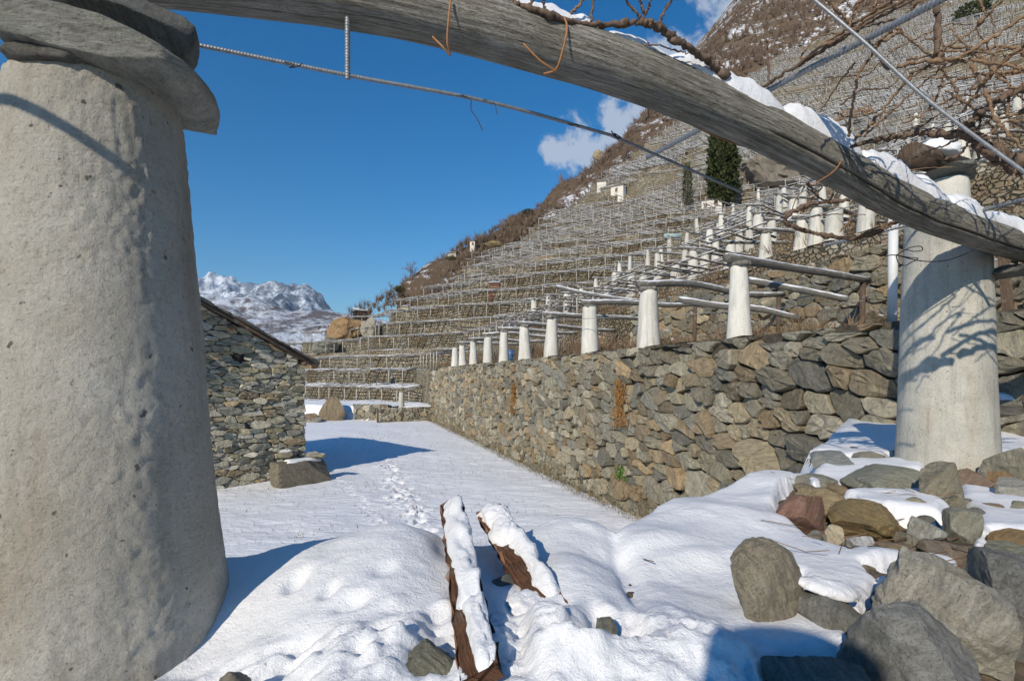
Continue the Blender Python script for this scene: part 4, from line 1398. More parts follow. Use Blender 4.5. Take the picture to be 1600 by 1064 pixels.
shrub(1335, 196, 60, 12, 'ochre dry bushes on the terrace edge behind the vines', M['ochre'], 5, 900)
shrub(1580, 133, 40, 13, 'ochre dry bush on the terrace by the picture edge', M['ochre'], 6, 700)

# ------------------------------------------------------------------ rocks
def ico(sub):
    import bmesh
    bm = bmesh.new(); bmesh.ops.create_icosphere(bm, subdivisions=sub, radius=1.0)
    v = np.array([x.co[:] for x in bm.verts]); f = np.array([[x.index for x in fc.verts] for fc in bm.faces]); bm.free()
    return v, f
ICO = {s: ico(s) for s in (3, 4, 5)}
def rock_geo(size, seed, sub=4, cuts=9, rough=.05, lay=.5, rot=0.0, tilt=(0, 0), block=.35):
    g = np.random.RandomState(seed)
    v, f = ICO[sub]; v = v.copy()
    # blocky: push the sphere towards a rounded box, then slice it with flat facets
    inf = np.abs(v).max(1)[:, None]
    v = v * (1 - block) + v / inf * block * .95
    for _ in range(cuts + 4):
        n = g.normal(size=3); n /= np.linalg.norm(n); d = g.uniform(.52, .88)
        ex = np.maximum(0, v @ n - d)
        v = v - (ex * .985)[:, None] * n
    v = v / np.abs(v).max(0)
    nrm = v / np.linalg.norm(v, axis=1)[:, None]
    disp = rough * fbm(v[:, 0] * 1.7 + seed, v[:, 1] * 1.7, v[:, 2] * 1.7, 4, seed)
    lz = v[:, 2] * 7 + v[:, 0] * 1.6 + .8 * noise3(v[:, 0] * 2, v[:, 1] * 2, v[:, 2] * 2 + seed, seed + 4)
    strat = lay * rough * 1.1 * noise3(np.floor(lz) + smooth(.55, 1.0, lz - np.floor(lz)), v[:, 1] * .8 + seed, v[:, 0] * .8, seed + 3)
    fine = rough * .30 * fbm(v[:, 0] * 9, v[:, 1] * 9, v[:, 2] * 9, 3, seed + 9)
    v = v + nrm * (disp + strat + fine)[:, None]
    v = v * np.asarray(size)
    a, b = tilt
    def rm(ax, t):
        c_, s_ = math.cos(t), math.sin(t)
        return {'x': np.array([[1, 0, 0], [0, c_, -s_], [0, s_, c_]]), 'y': np.array([[c_, 0, s_], [0, 1, 0], [-s_, 0, c_]]), 'z': np.array([[c_, -s_, 0], [s_, c_, 0], [0, 0, 1]])}[ax]
    v = v @ (rm('z', rot) @ rm('y', b) @ rm('x', a)).T
    return v, f
def rock(name, loc, size, seed, tint, label, cat='rock', mat=None, **kw):
    v, f = rock_geo(size, seed, **kw)
    tint = np.clip(np.array(tint) * (1.5 if mat is None else 1.0), 0, .66)
    me = mesh_of(name, v, f, mat or M['stone'], True, np.tile(tint, (len(v), 1)))
    me.set_sharp_from_angle(angle=math.radians(20))
    o = link(name, me, None, tuple(loc))
    return tag(o, label, cat)

GREY, GREEN, TAN, RUST, DARK, PALE, OCH = (.21, .21, .20), (.20, .205, .17), (.29, .25, .18), (.24, .13, .085), (.12, .12, .115), (.42, .41, .37), (.27, .20, .10)
M['bigrock'] = mat_stone('outcrop', 1.0, .16)
# outcrops on the hillside, placed on the slope
for nm, px, py, wpx, hpx, tint, label, sd in (
        ('rock_outcrop', 540, 538, 56, 44, (.34, .22, .11), 'large orange rock outcrop between the terraces beyond the hut', 1),
        ('boulder', 574, 536, 26, 36, (.36, .33, .27), 'pale boulder leaning against the orange outcrop', 2),
        ('boulder', 503, 566, 40, 26, (.26, .25, .21), 'grey boulder just above the hut roof corner', 3),
        ('boulder', 482, 588, 20, 26, (.28, .17, .085), 'small orange boulder behind the corner of the hut', 4),
        ('rock_cliff', 1210, 300, 92, 60, (.24, .21, .17), 'great brown rock face beside the broad cypress', 5),
        ('rock_outcrop', 770, 392, 30, 12, (.38, .30, .15), 'yellowish rock outcrop below the ridge skyline', 6),
        ('rock_outcrop', 936, 236, 16, 18, (.36, .30, .19), 'pale crag on the wooded ridge below the cloud', 7),
        ('rock_outcrop', 850, 424, 30, 12, (.33, .24, .12), 'ochre rock patch among the far pergolas', 8)):
    q = hit(px, py)
    Y = q[1]
    rock(nm, q + [0, 1.0, hpx / F * Y * .42], (wpx / F * Y * .52, wpx / F * Y * .42, hpx / F * Y * .56), 300 + sd, tint, label, 'rock', M['bigrock'], cuts=16, rough=.17, block=.4)

# low rubble wall and rocks where the field ends
lowwall = thing('low_wall', 'low rubble wall at the far end of the snowy field', 'stone wall', tuple(P(600, 665, 43)))
A_, B_ = np.array([-11.6, 44.6, -4.0]), np.array([-7.2, 47.4, -4.0])
dL = np.linalg.norm(B_ - A_); du = (B_ - A_) / dL; dn = np.array([du[1], -du[0], 0])
masonry(lowwall, cells(dL, 1.35, .42, 1.5, 0, 37), lambda p: A_ + p[:, :1] * du + up * p[:, 1:2] + dn * (p[:, 2:3] + .05), 38, lambda q: q[1], 120, M['snowstone'], .015, .1)
V, Fc = bars([A_ + up * .62 + (-dn) * .3], [B_ + up * .62 - dn * .3], .55, 1.3); part('wall_core', V, Fc, M['mortar'], lowwall, False)
lw2 = thing('low_wall', 'stepped end of the low rubble wall next to the rounded brown boulder', 'stone wall', (-14.2, 46.5, -4))
A2, B2 = np.array([-14.6, 47.2, -4.0]), np.array([-11.2, 46.6, -4.0])
dL2 = np.linalg.norm(B2 - A2); du2 = (B2 - A2) / dL2; dn2 = np.array([du2[1], -du2[0], 0])
masonry(lw2, cells(dL2, 1.6, .42, 1.4, 0, 41), lambda p: A2 + p[:, :1] * du2 + up * p[:, 1:2] + dn2 * (p[:, 2:3] + .05), 42, lambda q: q[1], 120, M['snowstone'], .015, .1)
V, Fc = bars([A2 + up * .72 - dn2 * .3], [B2 + up * .72 - dn2 * .3], .55, 1.5); part('wall_core', V, Fc, M['mortar'], lw2, False)
sx = np.linspace(-26, -6.2, 60); sy = np.linspace(46.8, 60, 40)
SXx, SYy = np.meshgrid(sx, sy, indexing='ij')
front_y = np.interp(SXx, [-26, -14.6, -11.2, -7.2, -6], [50.5, 47.7, 46.0, 47.8, 48.5])
SZz = -2.62 + .1 * fbm(SXx / 2, SYy / 2, 0, 3, 91) - 1.5 * smooth(0.35, -.4, SYy - front_y)
o = link('terrace_snow', mesh_of('terrace_snow', np.stack([SXx, SYy, SZz], -1).reshape(-1, 3), grid_faces(60, 40), M['field_snow']))
tag(o, 'snow lying on the low terrace behind the rubble wall', None, None, 'structure')
pillar((-10.15, 47.0, -2.72), 1.35, 'small white pillar standing on the snow behind the low rubble wall', None, 2, .95, False)
rock('boulder', P(518, 640, 47) + [0, 0, -.55], (1.15, 1.0, 1.75), 331, (.28, .22, .14), 'rounded brown boulder leaning at the end of the low wall', mat=M['bigrock'], rot=.4, tilt=(0, .5))
rock('boulder', P(486, 652, 45.5) + [0, 0, -.35], (1.6, .9, .85), 332, (.22, .16, .10), 'brown bank of rock beside the corner of the hut', mat=M['bigrock'])
rock('boulder', P(493, 657, 44.5) + [0, 0, -.1], (.7, .6, .42), 333, (.36, .33, .27), 'pale low rock on the snow beyond the hut corner', mat=M['bigrock'])

# stone block at the hut corner with snow and small stones
rock('stone_block', P(470, 724, 19.0) * [1, 1, 0] + [0, 0, -3.5], (1.0, .46, .44), 341, (.20, .175, .13), 'long brown stone block on the snow at the corner of the hut', 'stone', M['wallstone'], cuts=-3, rough=.05, rot=.80, block=.92)
sn, sf = rock_geo((.82, .36, .10), 345, 4, 4, .08, .2, .80)
tag(link('snow_patch', mesh_of('snow_patch', sn, sf, M['snow']), None, tuple(P(470, 724, 19.0) * [1, 1, 0] + [.0, .0, -3.10])), 'snow lying on the long stone block at the hut corner', 'snow', None, 'stuff')
for i, (px, py, s) in enumerate([(450, 700, .36), (484, 692, .20), (494, 697, .24), (502, 692, .17)]):
    rock('loose_stone', P(px, py, 19.5 - .05 * i) * [1, 1, 0] + [0, 0, -3.02 + s * .4], (s, s * .7, s * .55), 350 + i, STONES[i], ['flat stone wedged between the hut corner and the stone block', 'small dark stone on the block, next to the hut corner', 'rounded stone with snow on the middle of the block', 'smallest stone at the back of the block'][i], 'stone', M['snowstone'])

# ------------------------------------------------------------------ small buildings and odd things on the hillside
def shed(px, py, wpx, hpx, label, wallmat, turn=.35, win=((-.1, .55, .12, .2),), name='shed', roof='houseroof'):
    q = hit(px, py)
    Y = q[1]; wd = wpx / F * Y; h = hpx / F * Y
    t = thing(name, label, 'hut', tuple(q))
    ex = np.array([math.cos(turn), -math.sin(turn), 0]); ey = np.array([math.sin(turn), math.cos(turn), 0]); d = wd * .8
    def bx(u0, u1, v0, v1, z0, z1):
        c = [q + ex * u + ey * v_ + up * z for z in (z0, z1) for u, v_ in ((u0, v0), (u1, v0), (u1, v1), (u0, v1))]
        return c, [[0, 3, 2, 1], [4, 5, 6, 7], [0, 1, 5, 4], [1, 2, 6, 5], [2, 3, 7, 6], [3, 0, 4, 7]]
    part('wall', *bx(-wd / 2, wd / 2, 0, d, -2.0, h), wallmat, t, False)
    rv = [q + ex * u + ey * v_ + up * z for u, v_, z in ((-wd * .58, -.15, h - .05), (wd * .58, -.15, h - .05), (wd * .58, d + .15, h + d * .3), (-wd * .58, d + .15, h + d * .3),
                                                         (-wd * .58, -.15, h + .12), (wd * .58, -.15, h + .12), (wd * .58, d + .15, h + d * .3 + .17), (-wd * .58, d + .15, h + d * .3 + .17))]
    part('roof', rv, [[0, 3, 2, 1], [4, 5, 6, 7], [0, 1, 5, 4], [1, 2, 6, 5], [2, 3, 7, 6], [3, 0, 4, 7]], M[roof], t, False)
    for (u, z, ww, hh) in win:
        a = bx(u * wd - ww * wd / 2, u * wd + ww * wd / 2, -.06, .05, z * h - hh * h / 2, z * h + hh * h / 2)
        wo = part('window', a[0], a[1], M['shutter'], t, False)
        a = bx(u * wd - ww * wd * .62, u * wd + ww * wd * .62, -.16, .02, z * h - hh * h * .62, z * h - hh * h * .5)
        part('sill', a[0], a[1], M['stake'], wo, False)
shed(964, 315, 20, 15, 'small pale stone hut alone among the terraces below the ridge', M['housewhite'], .5, ((-.05, .6, .18, .3),))
shed(738, 393, 8, 10, 'tiny white building on the ridge skyline', M['housewhite'], .3, ((.1, .6, .35, .35),))
shed(1112, 334, 30, 13, 'white shed with brown shutters at the foot of the broad cypress', M['housewhite'], .45, ((.22, .5, .16, .5), (-.3, .45, .16, .45)))
shed(940, 296, 14, 9, 'ruined pale stone hut just above the lone hut on the terraces', M['bigrock'] if False else M['housewhite'], .2, ())
shed(706, 402, 14, 6, 'low ruined wall hut on the ridge near the evergreen shrub', M['stake'], .3, ())
shed(772, 452, 16, 9, 'brown wooden shelter among the far pergolas', M['shutter'], .2, ((0, .45, .6, .4),))
shed(632, 488, 10, 5, 'small yellow box shelter on the far terraces', M['yellow'], .2, ())
shed(566, 499, 22, 7, 'low dark hut with a snowy roof above the orange outcrop', M['darkhole'], -.5, ())
# blue barrel between the sixth and seventh pillar, sheet covers
def lathe(prof, n=20):
    a = np.linspace(0, 2 * np.pi, n, endpoint=False)
    v = np.vstack([np.column_stack([np.cos(a) * r_, np.sin(a) * r_, np.full(n, z_)]) for r_, z_ in prof])
    f = grid_faces(len(prof), n, True).tolist() + [list(range((len(prof) - 1) * n, len(prof) * n))]
    return v, f
bq = P(775, 571, 31.0)
v, f = lathe([(.27, 0), (.29, .05), (.30, .2), (.31, .22), (.30, .25), (.30, .5), (.31, .53), (.30, .56), (.29, .75), (.25, .8)])
t = thing('barrel', 'blue plastic barrel behind the sixth pillar of the long wall', 'barrel', (bq[0] + .9, bq[1], .95))
link('drum', mesh_of('drum', v * .85, f, M['blue']), t)
v, f = lathe([(.25, .80), (.26, .83), (.20, .86)]); link('lid', mesh_of('lid', v * .85, f, M['blue']), t)
q = hit(1050, 384)
V, Fc = bars([q + [-1.1, .3, .35]], [q + [1.3, .1, .35]], 1.0, .55)
tag(link('water_trough', mesh_of('water_trough', V - q, Fc, M['greenwater'], False), None, tuple(q)), 'grey green covered trough between two upper pillars', 'trough')
q = P(1262, 523, 13.4)
v, f = rock_geo((.45, .3, .14), 361, 4, 6, .12, .3)
tag(link('tarpaulin', mesh_of('tarpaulin', v, f, M['blue']), None, (q[0], q[1], 1.05)), 'crumpled dark blue tarpaulin on the ledge behind the tallest pillar', 'tarpaulin')
# flight of snowy steps and a sloping walkway pole on the lower terraces
V, Fc = [], []
for i in range(6):
    a = P(562 + 4.0 * i, 583 - 3.2 * i, 58 + .3 * i)
    b, fb = bars([a - [.5, 0, 0]], [a + [.5, .2, 0]], .5, .16)
    Fc += (fb + len(V)).tolist(); V += b.tolist()
tag(link('steps', mesh_of('steps', V, Fc, M['rail'], False)), 'narrow flight of snowy steps climbing beside the lowest pergolas', 'steps')

# ------------------------------------------------------------------ the near terrace: soil, snow
TZ = -0.80                                             # level of the soil; snow lies above
def gpt(px, py, z=-0.75):
    Y = -z * F / (py - HY)
    return np.array([(px - 800) / F * Y, Y])
EDGE = np.array([(-3.6, 1.3), (-1.5, 2.05), (-1.05, 2.1), (-.88, 2.2), (-.686, 2.30), (-.446, 2.24), (-.2, 2.26), (0, 2.36), (.21, 2.44), (.39, 2.42), (.48, 2.30), (.8, 2.8),
                 (1.216, 3.24), (1.8, 3.78), (2.3, 4.06), (2.75, 4.5), (3.0, 5.2), (3.9, 6.3), (5.6, 8.6), (7.5, 11)], float)
def poly_dist(x, y, pts, closed=False):
    """Unsigned distance and, for closed outlines, inside flag."""
    best = np.full(np.shape(x), 1e9); inside = np.zeros(np.shape(x), bool); sgn = np.ones(np.shape(x))
    n = len(pts)
    for i in range(n if closed else n - 1):
        a, b = pts[i], pts[(i + 1) % n]
        d = b - a
        t = np.clip(((x - a[0]) * d[0] + (y - a[1]) * d[1]) / (d.dot(d) + 1e-12), 0, 1)
        dist = np.hypot(x - a[0] - t * d[0], y - a[1] - t * d[1])
        cr = d[0] * (y - a[1]) - d[1] * (x - a[0])
        u = dist < best
        best = np.where(u, dist, best); sgn = np.where(u, np.where(cr > 0, -1.0, 1.0), sgn)
        if closed:
            cond = ((a[1] > y) != (b[1] > y)) & (x < (b[0] - a[0]) * (y - a[1]) / (b[1] - a[1] + 1e-12) + a[0])
            inside ^= cond
    return best * (np.where(inside, 1.0, -1.0) if closed else sgn)

EDGE_C = np.vstack([EDGE, [(12, 11), (12, -4), (-6, -4), (-6, 1.0)]])
def dip(x, y):
    return -.13 * smooth(-.35, -.95, x) * smooth(2.0, 1.5, y)
def soil_z(x, y):
    d = poly_dist(x, y, EDGE_C, True)
    z = TZ + dip(x, y) + .035 * fbm(x * 2.2, y * 2.2, 0, 4, 201) + .012 * fbm(x * 14, y * 14, 0, 3, 203)
    drop = np.maximum(0, -d)
    return z - np.minimum(3.3, drop * 2.4 + drop ** 2 * 1.2) + .12 * fbm(x * 1.8, y * 1.8, 3, 3, 205) * np.minimum(1, drop * 2), d

BUMPS = [  # px, py, amplitude, radius px across, radius px along, power
    (540, 905, .065, 150, 75), (610, 875, .03, 70, 30), (876, 838, .075, 70, 40), (905, 915, .06, 60, 34), (860, 1000, .055, 55, 40), (905, 1052, .07, 60, 26),
    (1100, 805, .03, 90, 30), (1240, 765, .03, 70, 24), (480, 1040, .035, 60, 22), (600, 1020, .03, 60, 24), (655, 985, .03, 40, 20),
    (1010, 860, .03, 60, 22), (1060, 1000, .035, 70, 40), (1010, 1050, .03, 60, 30), (1130, 1040, .03, 60, 40),
    (464, 915, -.035, 17, 9), (548, 955, -.03, 26, 9), (515, 936, -.025, 14, 8), (600, 920, -.02, 18, 9), (460, 990, -.03, 40, 7), (590, 1000, -.035, 30, 8), (680, 985, -.03, 20, 14),
    (795, 880, -.05, 22, 26), (975, 885, -.035, 16, 40), (985, 930, -.03, 12, 40), (820, 955, -.045, 26, 18), (815, 1010, -.05, 18, 28), (700, 870, -.03, 20, 18), (990, 1010, -.05, 26, 26), (880, 965, -.02, 20, 10),
    (940, 985, -.05, 22, 16), (560, 1035, -.03, 20, 12)]
for i in range(70):                                   # trampled crust along the bottom
    px, py = R.uniform(300, 1120), R.uniform(955, 1064)
    BUMPS.append((px, py, R.choice((-1, 1, 1)) * R.uniform(.004, .014), R.uniform(9, 30), R.uniform(5, 15)))
SNOW_POLYS = [
    [(-300, 1500), (-300, 860), (300, 850), (560, 800), (800, 790), (1030, 770), (1250, 728), (1262, 742), (1222, 768), (1206, 800), (1262, 842), (1330, 864), (1352, 853), (1400, 860), (1450, 852), (1492, 856),
     (1486, 868), (1436, 874), (1352, 884), (1362, 905), (1356, 930), (1346, 962), (1322, 950), (1296, 925), (1252, 900), (1262, 955), (1330, 985), (1346, 1012), (1340, 1040), (1310, 1008), (1230, 1008), (1196, 1020), (1188, 1062), (1150, 1500)],
    [(1246, 744), (1290, 722), (1350, 716), (1440, 716), (1448, 738), (1372, 742), (1322, 752), (1270, 764)],
    [(1318, 775), (1388, 765), (1440, 768), (1480, 792), (1472, 806), (1420, 802), (1385, 800), (1340, 788)],
    [(1502, 758), (1560, 765), (1640, 782), (1640, 832), (1556, 828), (1546, 850), (1522, 862), (1512, 846), (1528, 800), (1500, 774)],
    [(1560, 655), (1640, 655), (1640, 725), (1566, 705)], [(1372, 908), (1400, 900), (1450, 915), (1498, 952), (1470, 946), (1420, 925)], [(1458, 812), (1490, 850), (1516, 862), (1480, 845)],
    [(1310, 708), (1395, 690), (1430, 706), (1380, 714)]]
SNOW_POLYS = [np.array([gpt(px, max(py, 640)) for px, py in q]) for q in SNOW_POLYS]

fxs = np.concatenate([np.arange(-4.2, -1.6, .12), np.arange(-1.6, 2.4, .0105), np.arange(2.4, 5.0, .03), np.arange(5.0, 9.0, .2)])
fys = np.concatenate([np.arange(-2.0, .9, .15), np.arange(.9, 2.7, .0105), np.arange(2.7, 5.2, .022), np.arange(5.2, 10, .15)])
FX, FY = np.meshgrid(fxs, fys, indexing='ij')
SZ, ED = soil_z(FX, FY)
cov = np.full(FX.shape, -9.0)
for q in SNOW_POLYS:
    cov = np.maximum(cov, poly_dist(FX, FY, q, True))
cov = np.where(FY > 5.2, np.maximum(cov, .3 + .3 * noise2(FX, FY, 211)), cov)
cov = np.where(FY < .8, .3, cov)
cov = cov + .018 * fbm(FX * 9, FY * 9, 0, 3, 213)
thick = .055 + .018 * fbm(FX * 2.6, FY * 2.6, 0, 3, 215)
k = np.clip(cov / .055, 0, 1)
th = thick * np.sqrt(np.clip(k * (2 - k), 0, 1))
for px, py, amp, rx, ry in BUMPS:
    c = gpt(px, py)
    sx_ = rx / F * c[1]; sy_ = ry / F * c[1] * c[1] / .75
    i0, i1 = np.searchsorted(fxs, [c[0] - 2.6 * sx_, c[0] + 2.6 * sx_]); j0, j1 = np.searchsorted(fys, [c[1] - 2.6 * sy_, c[1] + 2.6 * sy_])
    if i1 <= i0 or j1 <= j0: continue
    d2 = ((FX[i0:i1, j0:j1] - c[0]) / sx_) ** 2 + ((FY[i0:i1, j0:j1] - c[1]) / sy_) ** 2
    th[i0:i1, j0:j1] += amp * np.exp(-d2 ** 1.5) * (k[i0:i1, j0:j1] > .2)
# wind ripples on the open drift
rp = gpt(1060, 900)
th += .010 * np.sin((FX * .5 - FY * 1.0) * 22 + 3 * fbm(FX * 2, FY * 2, 0, 2, 217)) * np.exp(-((FX - rp[0]) / .35) ** 2 - ((FY - rp[1]) / .4) ** 2) * (k > .5)
th += .0035 * fbm(FX * 13, FY * 13, 0, 3, 219) * (k > .3) * smooth(1.75, 1.35, FY)
tram = smooth(1.62, 1.42, FY) * smooth(1.2, .4, FX) * (k > .5)
rg = 1 - np.abs(fbm(FX * 5, FY * 6.5, 0, 4, 223))
th += tram * (.045 * (rg - .7) + .010 * np.abs(fbm(FX * 28, FY * 28, 0, 3, 227)))
th += .006 * np.maximum(0, fbm(FX * 9, FY * 9, 0, 4, 229) - .45) * (k > .5)
lip = np.clip(-ED / .10, 0, 1)                         # snow curls over the edge
SB_ = TZ + dip(FX, FY) + .03 * fbm(FX * 1.6, FY * 1.6, 0, 2, 221)
drop_ = np.maximum(0, -ED)
SB_ = SB_ - np.minimum(3.3, drop_ * 2.4 + drop_ ** 2 * 1.2)
snz = np.where(cov > 0, SB_ + th + .012, np.maximum(SZ - .05, SB_ + .012 + cov * 2.0))
snz = np.where(ED < 0, SB_ + (th + .012) * (1 - .4 * lip), snz)
o = link('near_terrace', mesh_of('near_terrace', np.stack([FX, FY, SZ], -1).reshape(-1, 3), grid_faces(len(fxs), len(fys)), M['soil']))
tag(o, 'brown stony soil of the near terrace', None, None, 'structure')
o = link('near_snow', mesh_of('near_snow', np.stack([FX, FY, snz], -1).reshape(-1, 3), grid_faces(len(fxs), len(fys)), M['snow']))
tag(o, 'bright drifted snow on the near terrace', None, None, 'structure')
def snow_at(x, y):
    i = min(max(np.searchsorted(fxs, x), 0), len(fxs) - 1); j = min(max(np.searchsorted(fys, y), 0), len(fys) - 1)
    return max(snz[i, j], SZ[i, j])

# ------------------------------------------------------------------ near rocks
ROCKS = [  # x0, y0, x1, y1, depth ratio, tint, kw, label
    (1128, 834, 1252, 972, .8, (.25, .22, .165), dict(cuts=-1, rough=.07, block=.1, rot=.3, tilt=(0, -.1)), 'upright rounded brown boulder standing alone in the snow'),
    (1252, 915, 1345, 992, .9, (.19, .19, .17), dict(cuts=8, rough=.05, rot=.5), 'grey rock half under snow beside the upright boulder'),
    (1325, 928, 1525, 1115, .85, (.23, .23, .22), dict(cuts=3, rough=.055, lay=1.0, block=.7, rot=-.3, tilt=(.42, .2)), 'huge glinting grey slab in the lower corner'),
    (1375, 886, 1585, 1035, .75, (.33, .31, .26), dict(cuts=3, rough=.055, lay=1.0, block=.7, rot=-.5, tilt=(.3, .3)), 'huge pale tan slab behind the glinting grey slab'),
    (1492, 852, 1680, 1010, .9, (.19, .19, .18), dict(cuts=5, rough=.06, lay=1.0, block=.5, rot=.4, tilt=(0, .2)), 'dark layered rock at the picture edge behind the tan slab'),
    (1175, 1005, 1355, 1130, .8, (.17, .16, .145), dict(cuts=3, rough=.05, block=.5), 'dark boulder cut off at the bottom under the snow lip'),
    (1210, 756, 1282, 830, .9, (.23, .13, .095), dict(cuts=10, rough=.04, block=.5, rot=.6), 'reddish brown angular rock with pale specks'),
    (1250, 756, 1324, 802, .9, (.28, .22, .13), dict(cuts=8, rough=.05, block=.4), 'ochre rock just behind the reddish rock'),
    (1286, 776, 1415, 834, .9, (.26, .19, .085), dict(cuts=8, rough=.05, block=.45, rot=.15, tilt=(0, .12)), 'wide yellow brown rock in the middle of the rubble'),
    (1282, 812, 1324, 860, .8, (.40, .34, .24), dict(cuts=10, rough=.04, block=.5, tilt=(0, .5)), 'small cream rock tilted below the yellow brown rock'),
    (1316, 820, 1363, 858, .8, (.52, .50, .46), dict(cuts=10, rough=.05, block=.4), 'small white quartz rock below the yellow brown rock'),
    (1408, 800, 1476, 848, .9, (.34, .335, .30), dict(cuts=8, rough=.06, block=.3, rot=.4), 'rounded silvery grey rock beside the yellow brown rock'),
    (1474, 786, 1532, 844, .9, (.24, .235, .19), dict(cuts=7, rough=.04, block=.4, rot=.9), 'rounded grey green rock with snow on two sides'),
    (1314, 726, 1462, 776, 1.0, (.24, .24, .195), dict(cuts=7, rough=.035, lay=1.2, block=.6, rot=-.1, tilt=(.1, -.06)), 'long flat grey green slab in front of the plastered pillar'),
    (1434, 716, 1508, 794, .8, (.25, .225, .165), dict(cuts=8, rough=.05, block=.4), 'tan boulder at the end of the long flat slab'),
    (1476, 726, 1556, 762, .9, (.20, .14, .10), dict(cuts=8, rough=.04, block=.5), 'flat reddish rock at the foot of the plastered pillar'),
    (1455, 696, 1518, 732, .8, (.20, .20, .17), dict(cuts=9, rough=.07, block=.4), 'rough dark schist lump against the plastered pillar'),
    (1540, 694, 1625, 752, .9, (.27, .255, .20), dict(cuts=8, rough=.05, block=.4, rot=.3, tilt=(0, .4)), 'leaning grey tan boulder beside the foot of the plastered pillar'),
    (1538, 732, 1598, 760, .9, (.25, .16, .075), dict(cuts=7, rough=.05, block=.3), 'small orange brown stone under the leaning boulder'),
    (1558, 742, 1630, 786, .9, (.28, .275, .25), dict(cuts=8, rough=.05, block=.4), 'grey rock at the picture edge below the leaning boulder'),
    (1560, 778, 1640, 802, .9, (.27, .25, .18), dict(cuts=8, rough=.05, block=.5), 'low olive stone at the picture edge half in snow'),
    (1548, 820, 1630, 858, .9, (.29, .19, .085), dict(cuts=6, rough=.04, block=.3), 'smooth orange brown rock at the picture edge'),
    (1536, 842, 1640, 890, .9, (.21, .21, .16), dict(cuts=8, rough=.05, lay=1.2, block=.6, tilt=(0, .25)), 'flat olive grey slab below the smooth orange rock'),
    (1184, 802, 1212, 830, .8, (.27, .20, .12), dict(cuts=6, rough=.05, block=.3), 'small ochre stone alone in the snow'),
    (1262, 820, 1288, 844, .8, (.20, .20, .18), dict(cuts=7, rough=.05), 'small grey stone under the reddish rock'),
    (1415, 770, 1455, 804, .8, (.25, .23, .17), dict(cuts=7, rough=.05), 'small tan stone between the flat slab and the silvery rock'),
    (1500, 772, 1535, 790, .8, (.18, .18, .16), dict(cuts=7, rough=.05), 'small dark stone above the round grey green rock'),
    (1362, 834, 1440, 864, .9, (.24, .18, .11), dict(cuts=7, rough=.05, block=.5), 'low brown stone among twigs below the silvery rock'),
    (1440, 835, 1520, 868, .9, (.19, .15, .11), dict(cuts=7, rough=.06, block=.5), 'low brown crumbling rock under the round grey green rock'),
    (1265, 700, 1330, 732, .9, (.19, .20, .20), dict(cuts=8, rough=.05, block=.5), 'blue grey rock in shadow against the long wall'),
    (1325, 702, 1398, 722, .9, (.25, .23, .18), dict(cuts=8, rough=.05, block=.5), 'flat tan stone under snow near the plastered pillar'),
    (1388, 690, 1440, 716, .8, (.27, .22, .14), dict(cuts=8, rough=.05, block=.5), 'ochre stone wedged at the near foot of the plastered pillar'),
    (1225, 735, 1300, 762, .9, (.22, .21, .17), dict(cuts=8, rough=.05, block=.5), 'long grey stone at the edge of the near terrace'),
    (622, 1004, 720, 1080, .9, (.17, .165, .125), dict(cuts=9, rough=.08, lay=1.2, block=.4, tilt=(0, .5)), 'dark olive rock poking through snow beside the near plank'),
    (538, 1010, 572, 1056, .7, (.16, .155, .13), dict(cuts=9, rough=.07, block=.4), 'small dark pointed rock poking through the trampled snow'),
    (922, 948, 978, 1022, .9, (.22, .21, .165), dict(cuts=9, rough=.06, block=.5, rot=.5), 'grey tan rock under a snow cap near the far plank'),
    (1006, 1018, 1046, 1060, .7, (.14, .12, .10), dict(cuts=8, rough=.08, tilt=(0, -.7)), 'small dark stone sticking out of the trampled snow'),
    (628, 846, 696, 872, 1.2, (.16, .165, .165), dict(cuts=7, rough=.04, lay=1.0, block=.7), 'flat dark slab at the terrace edge behind the near plank'),
    (760, 880, 822, 930, .9, (.15, .16, .15), dict(cuts=8, rough=.05, block=.5), 'dark stone in the hollow between the two planks'),
    (340, 1030, 395, 1075, .9, (.21, .19, .15), dict(cuts=8, rough=.06, block=.4), 'grey brown stone at the foot of the big pillar under snow'),
    (1020, 780, 1075, 806, .9, (.28, .21, .12), dict(cuts=7, rough=.05, block=.4), 'orange brown stone at the bend of the terrace edge'),
]
for i, (x0, y0, x1, y1, dr, tint, kw, label) in enumerate(ROCKS):
    yb = min(y1, 1100)
    Yb = .77 * F / (yb - HY)
    w = (x1 - x0) / F * Yb
    h = (y1 - y0) / F * Yb
    dpt = w * dr
    Yc = Yb + dpt * .30
    c = P((x0 + x1) / 2, (y0 + y1) / 2, Yc)
    ob = 1.0 / math.sqrt(1 + (((x0 + x1) / 2 - 800) / F) ** 2) ** .6
    rock('rock', c - [0, 0, .032], (w * .53 * ob, dpt * .5, h * .57), 400 + i, tint, label, sub=5 if w * h > .03 else 4, **kw)

rr = random.Random(58)
for i in range(48):
    px, py = rr.uniform(1225, 1598), rr.uniform(748, 905)
    c = gpt(px, py, -.78); w = rr.uniform(.03, .085)
    rock('rubble_stone', (c[0], c[1], TZ + w * .35), (w, w * rr.uniform(.6, 1), w * rr.uniform(.35, .7)), 700 + i, STONES[i % len(STONES)], 'small loose stone among the snowy rubble in front of the speckled pillar', 'stone', M['stone'], sub=3, cuts=6, rough=.07, block=.4, rot=rr.uniform(0, 3))['group'] = 'small loose stones of the rubble'

